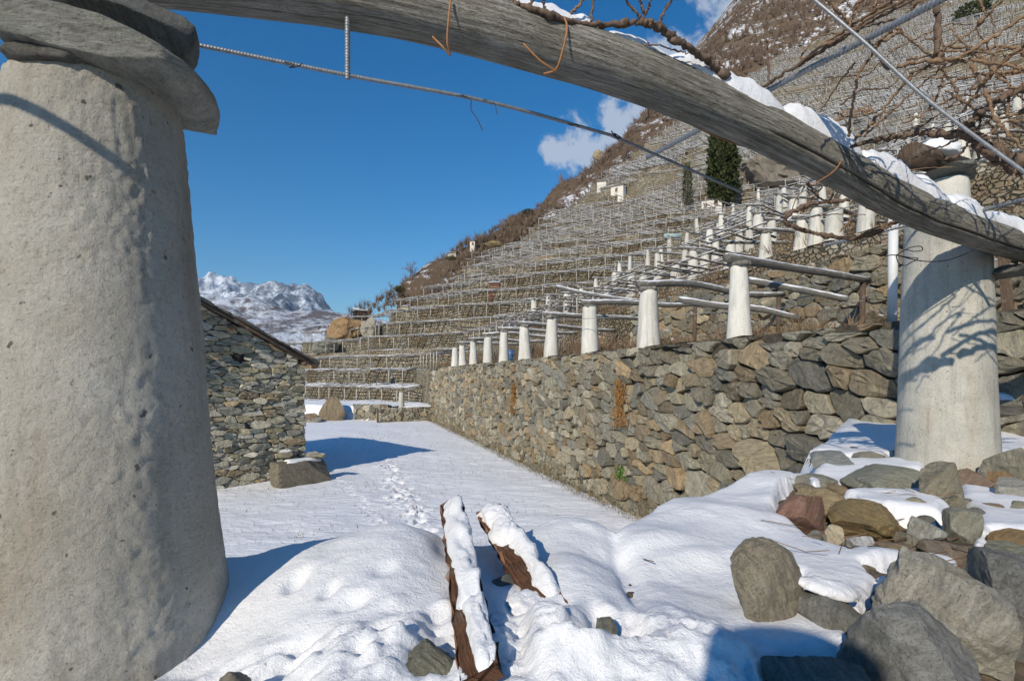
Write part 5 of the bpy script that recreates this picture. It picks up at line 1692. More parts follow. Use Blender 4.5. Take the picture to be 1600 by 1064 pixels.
# snow lying on rocks and slabs as rounded pads
def snow_pad(px0, py0, px1, py1, Y, label, seed, hgt=.035, tilt=(0, 0), rot=0):
    c = P((px0 + px1) / 2, (py0 + py1) / 2, Y)
    v, f = ICO[4]
    v = v.copy()
    lump = 1 + .18 * fbm(v[:, 0] * 1.6 + seed, v[:, 1] * 1.6, v[:, 2], 3, seed)
    v = v * lump[:, None]
    v[:, 2] = np.where(v[:, 2] < 0, v[:, 2] * .35, v[:, 2])
    w = (px1 - px0) / F * Y / 2; d = w * .55
    v = v * [w, d, hgt]
    ct, st = math.cos(tilt[1]), math.sin(tilt[1])
    v = v @ np.array([[ct, 0, st], [0, 1, 0], [-st, 0, ct]]).T
    tag(link('snow_patch', mesh_of('snow_patch', v, f, M['snow']), None, tuple(c)), label, 'snow', None, 'stuff')
snow_pad(1385, 903, 1500, 935, 1.72, 'snow strip lying on the pale tan slab', 3, .03, (0, .45))
snow_pad(1240, 905, 1345, 940, 1.62, 'snow cap on the grey rock beside the upright boulder', 4, .035, (0, .25))

# ------------------------------------------------------------------ two planks
def plank(a, b, w, t, roll, label, snow_len, seed):
    a, b = np.array(a), np.array(b)
    d = (b - a) / np.linalg.norm(b - a)
    x = np.cross(d, up); x /= np.linalg.norm(x); z = np.cross(x, d)
    cr, sr = math.cos(roll), math.sin(roll)
    x, z = x * cr + z * sr, z * cr - x * sr
    n = 26
    rr_ = random.Random(seed)
    V, UV = [], []
    for i in range(n):
        q = a + (b - a) * i / (n - 1)
        e = .004
        for u, v_ in ((-1, -1), (1, -1), (1, 1), (-1, 1)):
            for du, dv in ((.9, 1), (1, .8)) if u * v_ > 0 else ((1, .8), (.9, 1)):
                V.append(q + x * (u * du * w / 2 + rr_.gauss(0, e)) + z * (v_ * dv * t / 2 + rr_.gauss(0, e)))
                UV.append((np.linalg.norm(b - a) * i / (n - 1), (u * .5 + v_ * .2)))
    f = grid_faces(n, 8, True).tolist() + [list(range(8))[::-1], list(range((n - 1) * 8, n * 8))]
    pk = link('plank', mesh_of('plank', np.array(V) - a, f, M['plank'], False, None, np.array(UV)), None, tuple(a))
    tag(pk, label, 'plank')
    for (s0, s1, wf, hf, off) in snow_len:
        m = 40; c_ = 13
        V = []
        for i in range(m):
            s = s0 + (s1 - s0) * i / (m - 1)
            q = a + (b - a) * s + z * (t / 2 - .004)
            edge = min(1, min(i, m - 1 - i) / 5.0) ** .5
            for j in range(c_):
                an = math.pi * j / (c_ - 1)
                lumpy = 1 + .30 * float(noise3(s * 9, an * 1.3, seed, seed)) + .28 * float(noise3(s * 27, an * 2.2, seed + 4, seed + 1))
                V.append(q + x * (off * w + math.cos(an) * w * .5 * wf * (edge * .4 + .6) * lumpy) + up * (math.sin(an) ** .8 * hf * edge * lumpy))
        f = grid_faces(m, c_).tolist()
        tag(link('snow_patch', mesh_of('snow_patch', np.array(V), f, M['snow'])), 'snow ridge lying along the ' + label, 'snow', None, 'stuff')
plank(P(752, 1082, 1.22) + [0, 0, .03], P(706, 788, 2.36), .098, .05, .45, 'brown plank pointing away from the camera, the longer one', [(.0, .27, .62, .028, .24), (.24, 1.0, .82, .036, .12)], 3)
plank(P(868, 975, 1.60) + [0, 0, .015], P(764, 800, 2.30), .115, .05, .3, 'short brown plank tilted beside the longer plank', [(.10, 1.0, .55, .032, .26), (.58, 1.0, .9, .038, 0)], 5)
# snow clumps fallen over the planks
for i, (px, py, Y, w, h) in enumerate([(770, 990, 1.52, .085, .045), (822, 945, 1.68, .075, .035), (800, 1052, 1.33, .08, .04)]):
    v, f = ICO[4]; v = v * (1 + .25 * fbm(v[:, 0] * 2 + i, v[:, 1] * 2, v[:, 2] * 2, 4, 90 + i))[:, None] * [w, w * .9, h]
    tag(link('snow_clump', mesh_of('snow_clump', v, f, M['snow']), None, tuple(P(px, py, Y))), ['snow clump across the middle of the longer plank', 'snow clump over the lower end of the short plank', 'snow clump beside the near end of the longer plank'][i], 'snow', None, 'stuff')

# ------------------------------------------------------------------ big pillars of the near pergola
def big_pillar(base, h, r0, r1, mat, label, seed, flare=.0, n=140, rings=170, bump=.012, under=.3):
    t = thing('plastered_pillar', label, 'pillar', tuple(base))
    tt = np.linspace(-under / h, 1, rings); ang = np.linspace(0, 2 * np.pi, n, endpoint=False)
    T, A = np.meshgrid(tt, ang, indexing='ij')
    r_ = r0 + (r1 - r0) * np.clip(T, 0, 1) ** .95 + flare * np.exp(-np.maximum(T, -.05) / .07)
    X, Yy, Z = np.cos(A) * r0, np.sin(A) * r0, T * h
    r_ = r_ * (1 + .016 * fbm(X * 3.0, Yy * 3.0, Z * 2.0, 2, seed)) + bump * (.33 * fbm(X * 40, Yy * 40, Z * 30, 4, seed + 5) * (.45 + .8 * noise3(X * 4, Yy * 4, Z * 3, seed + 8)) + .16 * noise3(X * 9, Yy * 9, Z * 5, seed + 11))
    V = np.stack([np.cos(A) * r_, np.sin(A) * r_, Z], -1).reshape(-1, 3)
    V = np.vstack([V, [[0, 0, h]]])
    f = grid_faces(rings, n, True).tolist() + [[(rings - 1) * n + i, (rings - 1) * n + (i + 1) % n, rings * n] for i in range(n)]
    link('shaft', mesh_of('shaft', V, f, mat), t)
    return t
LP = np.array([-1.40, 1.735, -.82])
lp = big_pillar(LP, 1.76, .385, .235, M['plaster'], 'massive grey plastered pillar filling the picture edge beside the snow', 51, .012, 220, 260)
v, f = rock_geo((.36, .36, .078), 617, 5, 3, .035, .35, .5, (.03, .15), .12)
part('capstone', v + LP + [.0, .02, 1.84], f, M['stone'], lp, True, np.tile((.36, .36, .32), (len(v), 1)))
v, f = rock_geo((.13, .10, .035), 615, 4, 6, .05, .6)
part('packing_stone', v + LP + [.0, -.17, 1.775], f, M['stone'], lp, True, np.tile((.17, .16, .14), (len(v), 1)))
v, f = rock_geo((.27, .25, .11), 613, 5, 3, .035, .3, .8, (.0, .0), .4)
part('upper_stone', v + LP + [-.03, .08, 2.05], f, M['stone'], lp, True, np.tile((.20, .20, .18), (len(v), 1)))
RP = np.array([3.83, 4.52, -.84])
rp_ = big_pillar(RP, 2.20, .37, .295, M['granite_plaster'], 'pale speckled pillar with vine shadows under the end of the curved beam', 52, .0, 120, 140, .004)
v, f = rock_geo((.31, .22, .060), 621, 5, 9, .05, 1.0, .1, (0, -.12), .6)
part('capstone', v + [4.24, 4.30, .90], f, M['stone'], rp_, True, np.tile((.27, .26, .23), (len(v), 1)))
# unseen pillar added behind the camera; its shadow stands in for the photographer's
shadow_pillar = big_pillar(np.array([-.60, -1.28, -.82]), 1.78, .25, .20, M['plaster'], 'pillar added behind the viewpoint to cast the shadow of the photographer', 53, .0, 40, 40)

# ------------------------------------------------------------------ the great curved beam
BEAM = [(-60, -70, 2.12), (120, -58, 2.15), (290, -42, 2.19), (540, -8, 2.25), (700, 26, 2.34), (850, 70, 2.46), (1000, 120, 2.62), (1180, 195, 2.92), (1300, 256, 3.18), (1400, 312, 3.47), (1500, 354, 3.80), (1580, 381, 4.12), (1660, 405, 4.5), (1740, 432, 4.95)]
bp_ = catmull([P(*q) for q in BEAM], 420)
SB = np.concatenate([[0], np.cumsum(np.linalg.norm(np.diff(bp_, axis=0), axis=1))])
rad_b = np.interp(np.linspace(0, 1, 420), [0, .35, .7, 1], [.142, .127, .115, .112])
s_at = lambda px: float(np.interp(px, 800 + bp_[:, 0] / bp_[:, 1] * F, SB))
s_c0, s_c1 = s_at(1170), s_at(1650)
def beam_prof(s, a):
    r_ = 1 + .05 * fbm(s * 1.1, np.cos(a) * .8, np.sin(a) * .8, 3, 81) + .012 * noise3(s * 2.5, np.cos(a) * 14, np.sin(a) * 14, 83)
    # long drying crack, wandering along the side that faces the courtyard
    for a0, w_, dep, p0, p1 in ((CR_A, .042, .30, s_c0, s_c1), (CR_A + .55, .016, .05, s_at(640), s_at(1150)), (CR_A - .5, .014, .045, s_at(900), s_at(1420))):
        cen = a0 + .10 * noise2(s * 1.3, s * 0, 85) + .04 * noise2(s * 6, s * 0, 87) - .05 * (s - p0)
        da = (a - cen + np.pi) % (2 * np.pi) - np.pi
        fade = smooth(p0, p0 + .25, s) * smooth(p1, p1 - .2, s)
        r_ = r_ - dep * fade * np.exp(-(da / w_) ** 2)
    return r_
CR_A = 0.0
# find the tube angle that faces the camera half way along the crack
_t = np.gradient(bp_, axis=0); _t /= np.linalg.norm(_t, axis=1)[:, None]
_x = np.cross(_t[0], up); _x /= np.linalg.norm(_x)
for i in range(420):
    _x = _x - _t[i] * _x.dot(_t[i]); _x /= np.linalg.norm(_x)
    if SB[i] >= (s_c0 + s_c1) / 2: break
_b = np.cross(_x, _t[i]); _view = -bp_[i] / np.linalg.norm(bp_[i])
CR_A = math.atan2(_view.dot(_b), _view.dot(_x))
v, f, uv = tube(bp_, rad_b, 180, beam_prof)
beam = link('curved_beam', mesh_of('curved_beam', v - bp_[200], f, M['beam'], True, None, uv * [1, 1]), None, tuple(bp_[200]))
tag(beam, 'great curved weathered log beam spanning between the two big pillars', 'beam')

def snow_strip(pa, pb, label, seed, wf=.8, hf=.085):
    s0, s1 = s_at(pa), s_at(pb)
    m = int((s1 - s0) / .012); c_ = 17
    V = []
    for i in range(m):
        s = s0 + (s1 - s0) * i / (m - 1)
        q = np.array([np.interp(s, SB, bp_[:, j]) for j in range(3)]); q2 = np.array([np.interp(s + .02, SB, bp_[:, j]) for j in range(3)])
        r_ = float(np.interp(s, SB, rad_b))
        d = q2 - q; d /= np.linalg.norm(d); x = np.cross(d, up); x /= np.linalg.norm(x)
        e = min(1, min(i, m - 1 - i) / 9.0) ** .5
        hgt = hf * (1 + .38 * float(noise2(s * 5.5, seed, seed)) + .22 * float(noise2(s * 15, seed, seed + 1))) * e
        wd = r_ * wf * (1 + .22 * float(noise2(s * 7, seed + 3.3, seed + 2))) * (.6 + .4 * e)
        for j in range(c_):
            an = math.pi * j / (c_ - 1)
            u = math.cos(an)
            base = math.sqrt(max(0, 1 - (u * wd / r_) ** 2)) * r_
            V.append(q + x * u * wd + up * (base * .985 - .004 + math.sin(an) ** .7 * hgt * (1 + .12 * float(noise3(s * 20, an * 3, 0, seed + 5)))))
    o = link('snow_ridge', mesh_of('snow_ridge', np.array(V), grid_faces(m, c_), M['snow']))
    tag(o, label, 'snow', None, 'stuff')
snow_strip(760, 935, 'snow on the curved beam under the knotted vine', 21, .8, .06)
snow_strip(940, 1040, 'thin snow on the curved beam where the vine rests', 22, .7, .055)
snow_strip(1036, 1210, 'lumpy snow on the curved beam beside the thick twisted rod', 23, .85, .085)
snow_strip(1214, 1331, 'long snow ridge in the middle of the curved beam', 24, .9, .10)
snow_strip(1340, 1470, 'snow ridge on the lower part of the curved beam', 25, .9, .11)
snow_strip(1472, 1720, 'snow on the end of the curved beam above the speckled pillar', 26, .9, .10)

# ------------------------------------------------------------------ steel rods and wires
def rod(pts, r, label, twist=0, pitch=.02, name='steel_rod', mat=None, n=10, amp=.16, res=None):
    p = np.array(pts, float)
    L_ = np.linalg.norm(np.diff(p, axis=0), axis=1).sum()
    m = res or (max(8, int(L_ / (pitch / 9))) if twist else 12 * len(p))
    m = min(m, 1800)
    q = catmull(p, m)
    if twist == 1:   # ribbed bar: rings
        prof = lambda s, a: 1 + amp * (np.abs(np.sin(s / pitch * np.pi + .35 * np.cos(a))) - .5)
    elif twist == 2: # twisted bar: helical lobes
        prof = lambda s, a: 1 - 2 * amp * np.exp(-((((a - s / pitch * 2 * np.pi + np.pi) % (2 * np.pi)) - np.pi) / .75) ** 2)
    else:
        prof = None
    v, f, uv = tube(q, r, n, prof)
    o = link(name, mesh_of(name, v - q[0], f, mat or M['steel'], True, None, uv), None, tuple(q[0]))
    return tag(o, label, 'rod' if name == 'steel_rod' else 'wire')
rod([P(230, 55, 1.98), P(543, 118, 2.25), P(765, 160, 2.5), P(960, 213, 2.85)], .0085, 'thin ribbed steel rod running from the massive pillar under the beam', 1, .012)
rod([P(955, 212, 2.84), P(1020, 240, 3.02), P(1160, 301, 3.4)], .0085, 'smooth end of the thin rod passing below the pipe joint')
rod([P(543, -5, 2.2), P(543, 124, 2.25)], .011, 'short ribbed rod hanging straight down from the beam', 1, .012)
rod([P(1500, -16, 2.05), P(1470, 0, 2.12), P(1345, 66, 2.55), P(1186, 149, 3.25)], .0165, 'thick twisted steel rod lying across the top of the beam', 2, .026, n=16, amp=.16)
rod([P(1186, 149, 3.25), P(1105, 196, 3.8), P(1012, 246, 4.6)], .020, 'smooth grey pipe continuing behind the beam from the twisted rod')
rod([P(1255, -14, 2.6), P(1350, 66, 2.5), P(1460, 165, 2.4), P(1640, 298, 2.25)], 0.0085, 'long straight steel bar crossing the vines diagonally')
rod([P(1290, 383, 4.9), P(1340, 372, 4.6), P(1400, 356, 4.45), P(1450, 346, 4.4)], .016, 'twisted steel bar poking out beside the speckled pillar below the beam', 2, .03, n=14, amp=.16)
rod([P(1538, 328, 3.75), P(1640, 302, 3.3)], .016, 'twisted steel bar lying on the snowy end of the beam', 2, .03, n=14, amp=.16)
rod([P(1530, 252, 4.6), P(1640, 222, 4.2)], .016, 'twisted steel bar above the farther capstone', 2, .03, n=14, amp=.16)
rod([P(1240, 345, 7.0), P(1420, 300, 6.2)], .008, 'thin steel bar seen below the beam among the canes')
rod([P(-260, -60, 1.75), P(-60, 28, 1.45), P(160, 120, 1.12)], .010, 'ribbed rod', 1, .02) if False else None
# an overhead rod behind the viewpoint throws the slanting line of shade on the massive pillar
_sun = np.array([math.sin(SUN_AZ) * math.cos(SUN_EL), math.cos(SUN_AZ) * math.cos(SUN_EL), math.sin(SUN_EL)])
sa, sb = P(-30, 128, 1.47) + _sun * 1.15, P(205, 248, 1.50) + _sun * 1.15
rod([sa - (sb - sa) * 1.2, sa, sb], .016, 'steel rod overhead behind the viewpoint, beside the massive pillar', 1, .02)
def wire(pts, r, label, mat='wire', name='wire', n=5):
    q = catmull([P(*p) for p in pts], 8 * len(pts))
    v, f, uv = tube(q, r, n)
    tag(link(name, mesh_of(name, v - q[0], f, M[mat], True, None, uv), None, tuple(q[0])), label, 'wire')
wire([(445, 97, 2.15), (458, 101, 2.14), (452, 106, 2.14), (466, 104, 2.15), (472, 100, 2.16)], .0025, 'curl of dark wire tied on the thin rod near the massive pillar')
wire([(716, 149, 2.42), (735, 155, 2.42), (736, 172, 2.42), (745, 185, 2.42), (754, 204, 2.42)], .0022, 'dangling wire end hanging from the thin rod')
wire([(770, 160, 2.48), (774, 165, 2.48), (776, 178, 2.48)], .0018, 'short dangling wire next to the long dangling one')
wire([(884, 190, 2.7), (892, 196, 2.7), (900, 195, 2.7), (905, 199, 2.7)], .003, 'knot of dark wire on the middle of the thin rod')
wire([(955, 205, 2.83), (962, 214, 2.83), (970, 216, 2.83), (960, 209, 2.83), (966, 218, 2.83)], .0035, 'thick wire knot where the ribbed rod ends')
wire([(1318, 234, 3.06), (1314, 252, 3.05), (1300, 270, 3.05), (1268, 290, 3.12)], .0035, 'brown wire loop round the middle of the beam', 'willow')
wire([(1417, 279, 3.36), (1414, 300, 3.35), (1396, 322, 3.38), (1372, 330, 3.42), (1352, 325, 3.45)], .0035, 'rusty wire loop round the lower part of the beam', 'willow')
wire([(1385, 400, 4.0), (1400, 399, 3.93), (1440, 408, 3.88), (1478, 407, 3.87), (1510, 396, 3.85), (1530, 385, 3.84)], .004, 'dark cable stretched across the speckled pillar under the beam')
wire([(1400, 399, 3.92), (1420, 388, 3.9), (1438, 385, 3.9), (1441, 391, 3.9), (1428, 393, 3.9), (1415, 390, 3.9)], .0035, 'upper loop of dark cable on the speckled pillar')
wire([(1400, 399, 3.92), (1404, 411, 3.9), (1414, 415, 3.9), (1424, 410, 3.9), (1434, 404, 3.88), (1418, 402, 3.9), (1402, 399, 3.92)], .0035, 'lower loop of dark cable on the speckled pillar')
wire([(705, -3, 2.2), (701, 30, 2.2), (699, 66, 2.22), (704, 86, 2.25)], .0045, 'orange willow tie hanging down the face of the beam', 'willow', 'willow_tie')
wire([(676, 58, 2.24), (690, 72, 2.2), (704, 88, 2.22)], .0045, 'short willow tail crossing the hanging tie under the beam', 'willow', 'willow_tie')
wire([(874, 26, 2.36), (882, 30, 2.34), (886, 45, 2.33), (880, 76, 2.33), (869, 108, 2.36), (850, 116, 2.42)], .005, 'orange willow loop tied around the beam below the vine', 'willow', 'willow_tie')
wire([(818, 69, 2.32), (845, 96, 2.33), (870, 112, 2.36)], .0045, 'straight willow tail next to the orange loop', 'willow', 'willow_tie')
for i, (pa, pb) in enumerate([((870, 500, 18.6), (1350, 470, 13)), ((960, 480, 22), (1385, 425, 14)), ((900, 470, 28), (1390, 360, 18)), ((1000, 440, 26), (1390, 405, 16)), ((1180, 310, 40), (1400, 380, 17))]):
    wire([pa, ((pa[0] + pb[0]) / 2, (pa[1] + pb[1]) / 2 + 4, (pa[2] + pb[2]) / 2), pb], .010, 'taut wire strung across the brown terraces, ' + ['lowest', 'second lowest', 'middle', 'second highest', 'highest'][i] + ' of five', 'steel')

# ------------------------------------------------------------------ vines on the beam
def vine(name, label, arms, canes, base):
    t = thing(name, label, 'vine', tuple(P(*base)))
    rr_ = random.Random(hash(label) % 1000 if False else len(label))
    for kind, lst in (('arm', arms), ('cane', canes)):
        for c in lst:
            pts, r = c[0], c[1]
            n = max(10, 9 * len(pts))
            q = catmull([P(*p) for p in pts], n)
            q[1:-1] += np.array([[rr_.gauss(0, .0025 + r * .10) for _ in range(3)] for _ in range(n - 2)])
            rad = np.linspace(r, r * (c[2] if len(c) > 2 else .6), n)
            sd = rr_.randrange(999)
            knots = [rr_.uniform(0, 1) for _ in range(3 + n // 9)]
            for kn in knots:
                rad = rad * (1 + .35 * np.exp(-((np.linspace(0, 1, n) - kn) / .02) ** 2))
            v, f, uv = tube(q, rad, 9 if kind == 'arm' else 7, lambda s, a: 1 + (.28 if kind == 'arm' else .12) * noise3(s * 22, np.cos(a) * 1.5, np.sin(a) * 1.5 + sd, sd))
            part(kind, v, f, M['bark'] if kind == 'arm' else M['cane'] if (len(c) < 4) else M['bark'], t, True, None, uv)
Yv = 2.45
def z2(pts, Y, Y2=None):                               # points given in a 1600-wide view of the vine corner
    n = len(pts)
    return [(1160 + a * .275, b * .275, Y + ((Y2 or Y) - Y) * i / max(1, n - 1)) for i, (a, b) in enumerate(pts)]
vine('grape_vine', 'old grape vine tangled around the steel rods in the upper corner',
     [(z2([(1700, 520), (1600, 512), (1500, 540), (1380, 620), (1300, 690), (1250, 740)], 2.6, 2.7), .017, .9), (z2([(1250, 740), (1330, 790), (1400, 860), (1470, 905), (1600, 930), (1750, 990)], 2.7, 2.75), .030, 1.1),
      (z2([(1290, 720), (1220, 762), (1100, 760), (1000, 755), (900, 775), (800, 790), (700, 812), (620, 832)], 2.7, 3.0), .017, .5), (z2([(1330, 790), (1300, 740), (1280, 690)], 2.68), .022, .7),
      (z2([(1440, 880), (1380, 870), (1350, 830)], 2.66), .018, .6)],
     [(z2([(605, 775), (615, 660), (632, 560), (660, 430), (740, 310), (790, 230), (870, 150), (960, 60), (1010, 0)], 2.95, 2.5), .008, .7),
      (z2([(640, 800), (790, 640), (930, 470), (1060, 370), (1150, 280), (1300, 180), (1390, 90), (1490, -10)], 2.9, 2.4), .0075, .7),
      (z2([(690, 780), (850, 630), (1010, 490), (1130, 390), (1160, 360)], 2.85, 2.5), .006, .6),
      (z2([(1090, 20), (1115, 150), (1108, 280), (1140, 345)], 2.5, 2.45), .013, .9, 1),
      (z2([(1140, 345), (1300, 345), (1480, 372), (1620, 395), (1750, 430)], 2.45, 2.3), .0085, .7),
      (z2([(1140, 345), (1000, 355), (900, 375), (830, 390), (785, 350), (745, 275), (715, 235)], 2.45, 2.6), .008, .6),
      (z2([(1650, 60), (1500, 160), (1330, 270), (1220, 330), (1150, 345)], 2.3, 2.45), .007, .9),
      (z2([(1680, 190), (1600, 255), (1490, 350), (1400, 440), (1300, 570), (1250, 640)], 2.25, 2.6), .0075, .8),
      (z2([(1300, 370), (1360, 480), (1400, 580), (1450, 700), (1530, 780), (1650, 880)], 2.5, 2.4), .008, .7),
      (z2([(870, 160), (950, 220), (1020, 280), (1080, 330), (1150, 420), (1220, 520), (1250, 590)], 2.55, 2.6), .0055, .7),
      (z2([(1350, 0), (1370, 60), (1390, 90)], 2.4), .005, .6),
      (z2([(470, -10), (560, 80), (620, 140), (660, 180)], 2.55, 2.6), .007, .8), (z2([(690, -10), (650, 30), (625, 100), (600, 180), (580, 220)], 2.5, 2.6), .007, .7),
      (z2([(640, 360), (580, 430), (520, 520), (440, 640)], 2.7, 3.0), .005, .5), (z2([(760, -20), (760, 15), (750, 40)], 2.5), .006, .7),
      (z2([(340, 345), (480, 240), (620, 150), (760, 60), (880, -15)], 2.85, 2.35), .0065, .9), (z2([(300, 380), (430, 280), (600, 185), (780, 75), (950, -15)], 2.9, 2.3), .0065, .9),
      (z2([(280, 400), (460, 285), (640, 175), (800, 90), (1010, -20)], 2.92, 2.3), .008, .8, 1), (z2([(80, 515), (220, 430), (400, 320), (560, 225), (700, 140)], 3.2, 2.5), .009, .8, 1),
      (z2([(330, 340), (350, 290), (420, 220), (500, 195), (560, 200)], 2.85), .0045, .7), (z2([(1280, 310), (1340, 330), (1480, 460), (1500, 470)], 2.4), .004, .6),
      (z2([(120, -20), (128, 60), (130, 180), (140, 300), (150, 485)], 3.0, 3.05), .0075, .9, 1),
      (z2([(960, 905), (1060, 860), (1200, 805), (1330, 740), (1440, 660)], 2.9, 2.6), .005, .6), (z2([(1390, 690), (1430, 740), (1470, 830), (1465, 920)], 2.6), .0045, .7),
      (z2([(1600, 700), (1500, 690), (1440, 740), (1330, 790)], 2.5, 2.6), .005, .8), (z2([(1600, 990), (1560, 960), (1540, 1000), (1500, 1060)], 2.7), .005, .7),
      (z2([(900, 170), (880, 190), (800, 230), (760, 250)], 2.55), .007, .8), (z2([(1010, 440), (1080, 445), (1200, 440), (1280, 450)], 2.5), .003, .8),
      (z2([(560, 1030), (800, 1000), (1000, 960), (1200, 950)], 4.5, 4.2), .004, .8),
      (z2([(1320, 560), (1420, 520), (1560, 500), (1700, 470)], 2.6, 2.4), .0045, .8), (z2([(1180, 160), (1240, 230), (1340, 290), (1460, 310), (1600, 300)], 2.5, 2.4), .004, .6)], (1600, 258, 2.75))
vine('grape_vine', 'knotted vine arm lying over the top of the beam in the snow',
     [([(770, -14, 2.3), (800, 4, 2.3), (828, 12, 2.3), (870, 28, 2.33), (912, 38, 2.4), (960, 39, 2.45), (1000, 35, 2.45)], .010, 1.2), ([(1000, 35, 2.45), (1022, 40, 2.45), (1050, 58, 2.5), (1080, 77, 2.55), (1110, 100, 2.65), (1136, 122, 2.72)], .0165, .9)],
     [([(1003, 33, 2.45), (992, 18, 2.43), (972, -6, 2.4)], .0065, .7, 1), ([(1008, 32, 2.45), (1004, 12, 2.42), (995, -8, 2.4)], .0065, .7, 1), ([(1030, 38, 2.45), (1040, 15, 2.43), (1056, -8, 2.4)], .0065, .7, 1), ([(1008, 24, 2.44), (1014, 8, 2.43), (1018, -8, 2.4)], .005, .7, 1),
      ([(892, 22, 2.38), (905, 8, 2.38), (918, -8, 2.38)], .006, .7), ([(924, 34, 2.42), (925, 18, 2.42), (928, -8, 2.4)], .006, .8, 1), ([(852, 18, 2.32), (850, 6, 2.32), (848, -8, 2.3)], .005, .8, 1), ([(830, 12, 2.3), (831, 2, 2.3), (834, -8, 2.3)], .004, .8, 1),
      ([(1005, 70, 2.5), (1030, 72, 2.5), (1052, 78, 2.55), (1085, 86, 2.6)], .0035, .8)], (912, 38, 2.4))
vine('grape_vine', 'looping vine arm hanging below the beam in front of the upper pillars',
     [([(1328, 313, 3.9), (1290, 316, 3.9), (1262, 321, 3.9), (1238, 331, 3.9), (1227, 343, 3.92), (1236, 353, 3.95), (1266, 363, 4.0), (1294, 369, 4.0), (1330, 373, 4.0), (1352, 368, 4.0), (1388, 353, 3.95), (1404, 344, 3.9)], .012, 1.3)],
     [([(1261, 285, 3.6), (1266, 293, 3.7), (1280, 309, 3.8), (1296, 313, 3.85), (1302, 302, 3.7)], .008, .7, 1), ([(1262, 318, 3.9), (1278, 300, 3.85), (1288, 288, 3.7)], .006, .7), ([(1236, 336, 3.9), (1245, 308, 3.9), (1262, 296, 3.9)], .004, .7),
      ([(1340, 372, 4), (1360, 360, 3.95), (1400, 345, 3.9)], .007, .8), ([(1330, 372, 4), (1370, 362, 3.95), (1398, 350, 3.9)], .006, .8), ([(1312, 362, 4), (1325, 348, 4), (1334, 335, 4)], .005, .8), ([(1262, 340, 3.9), (1300, 335, 4), (1352, 336, 4.1)], .004, .8)], (1300, 370, 4))
rr = random.Random(91)
extra = []
for i in range(26):
    x, y = rr.uniform(1250, 1640), rr.uniform(-10, 270)
    Yc = rr.uniform(2.45, 3.1)
    a = rr.choice((-.75, -.6, -.45, .2, .5)) + rr.gauss(0, .25)
    L_ = rr.uniform(18, 42); pts_ = []
    for k_ in range(rr.randrange(4, 8)):
        if y > np.interp(x, [1200, 1400, 1600], [125, 225, 300]) and k_ > 0: break
        if k_ == 0: y = min(y, float(np.interp(x, [1200, 1400, 1600], [125, 225, 300])))
        pts_.append((x, y, Yc)); x += math.cos(a) * L_; y += math.sin(a) * L_; a += rr.gauss(0, .35); Yc += rr.gauss(0, .04)
    if len(pts_) < 3: continue
    extra.append((pts_, rr.uniform(.003, .0062), .6) + ((1,) if rr.random() < .5 else ()))
wide_arms = [([(1640, 200, 2.6), (1760, 150, 2.6), (1900, 140, 2.7), (2050, 170, 2.8)], .017, .8), ([(1650, 262, 2.75), (1760, 230, 2.75), (1880, 215, 2.8), (1980, 250, 2.9)], .022, .7), ([(1700, 120, 2.5), (1780, 200, 2.6), (1860, 290, 2.7)], .014, .8),
             ([(1690, 60, 2.4), (1800, 80, 2.5), (1960, 60, 2.6)], .013, .8)]
for i in range(22):
    x, y, Yc = rr.uniform(1640, 1980), rr.uniform(0, 260), rr.uniform(2.4, 2.9)
    a = rr.uniform(-3, 3); pts_ = []
    for k_ in range(6):
        pts_.append((x, y, Yc)); x += math.cos(a) * 45; y += math.sin(a) * 32; a += rr.gauss(0, .4)
    extra.append((pts_, rr.uniform(.004, .009), .6))
vine('grape_vine', 'tangle of thin vine canes spreading out past the upper picture edge', wide_arms, extra, (1640, 200, 2.6))
wire([(1040, 168, 2.95), (1062, 186, 2.95), (1100, 205, 3.0), (1140, 222, 3.05), (1170, 231, 3.1)], .0048, 'straight tan cane showing under the beam in front of the cypress', 'willow', 'loose_cane')
wire([(1016, 164, 2.75), (1013, 175, 2.75), (1014, 186, 2.75)], .0022, 'short dark tendril hanging below the beam')

# ------------------------------------------------------------------ beyond the speckled pillar
v, f, uv = tube([P(1394, 512, 9.0), P(1396, 330, 9.0)], .075, 18)
tag(link('white_pole', mesh_of('white_pole', v - P(1394, 512, 9.0), f, M['tube'], True, None, uv), None, tuple(P(1394, 512, 9.0))), 'white metal pole standing just behind the speckled pillar', 'pole')
v, f, uv = tube([P(1579, 528, 8.0), P(1568, 400, 8.0)], .10, 4)
tag(link('wooden_post', mesh_of('wooden_post', v - P(1579, 528, 8.0), f, M['post'], False, None, uv), None, tuple(P(1579, 528, 8.0))), 'square brown wooden post behind the capstone of the speckled pillar', 'post')
for i, (py, Y, r_, lab) in enumerate([(548, 6.9, .14, 'thick dark log lying on the wall behind the speckled pillar, upper one'), (636, 6.6, .16, 'thick brown log lying behind the speckled pillar, lower one')]):
    a, b = P(1500, py - 6, Y + .3), P(1760, py + 10, Y - .3)
    v, f, uv = tube(catmull([a, (a + b) / 2 + [0, 0, .02], b], 20), r_, 16, lambda s, an: 1 + .07 * noise3(s * 3, np.cos(an) * 2, np.sin(an) * 2, 400))
    tag(link('fallen_log', mesh_of('fallen_log', v - a, f, M['log'], True, None, uv), None, tuple(a)), lab, 'log')
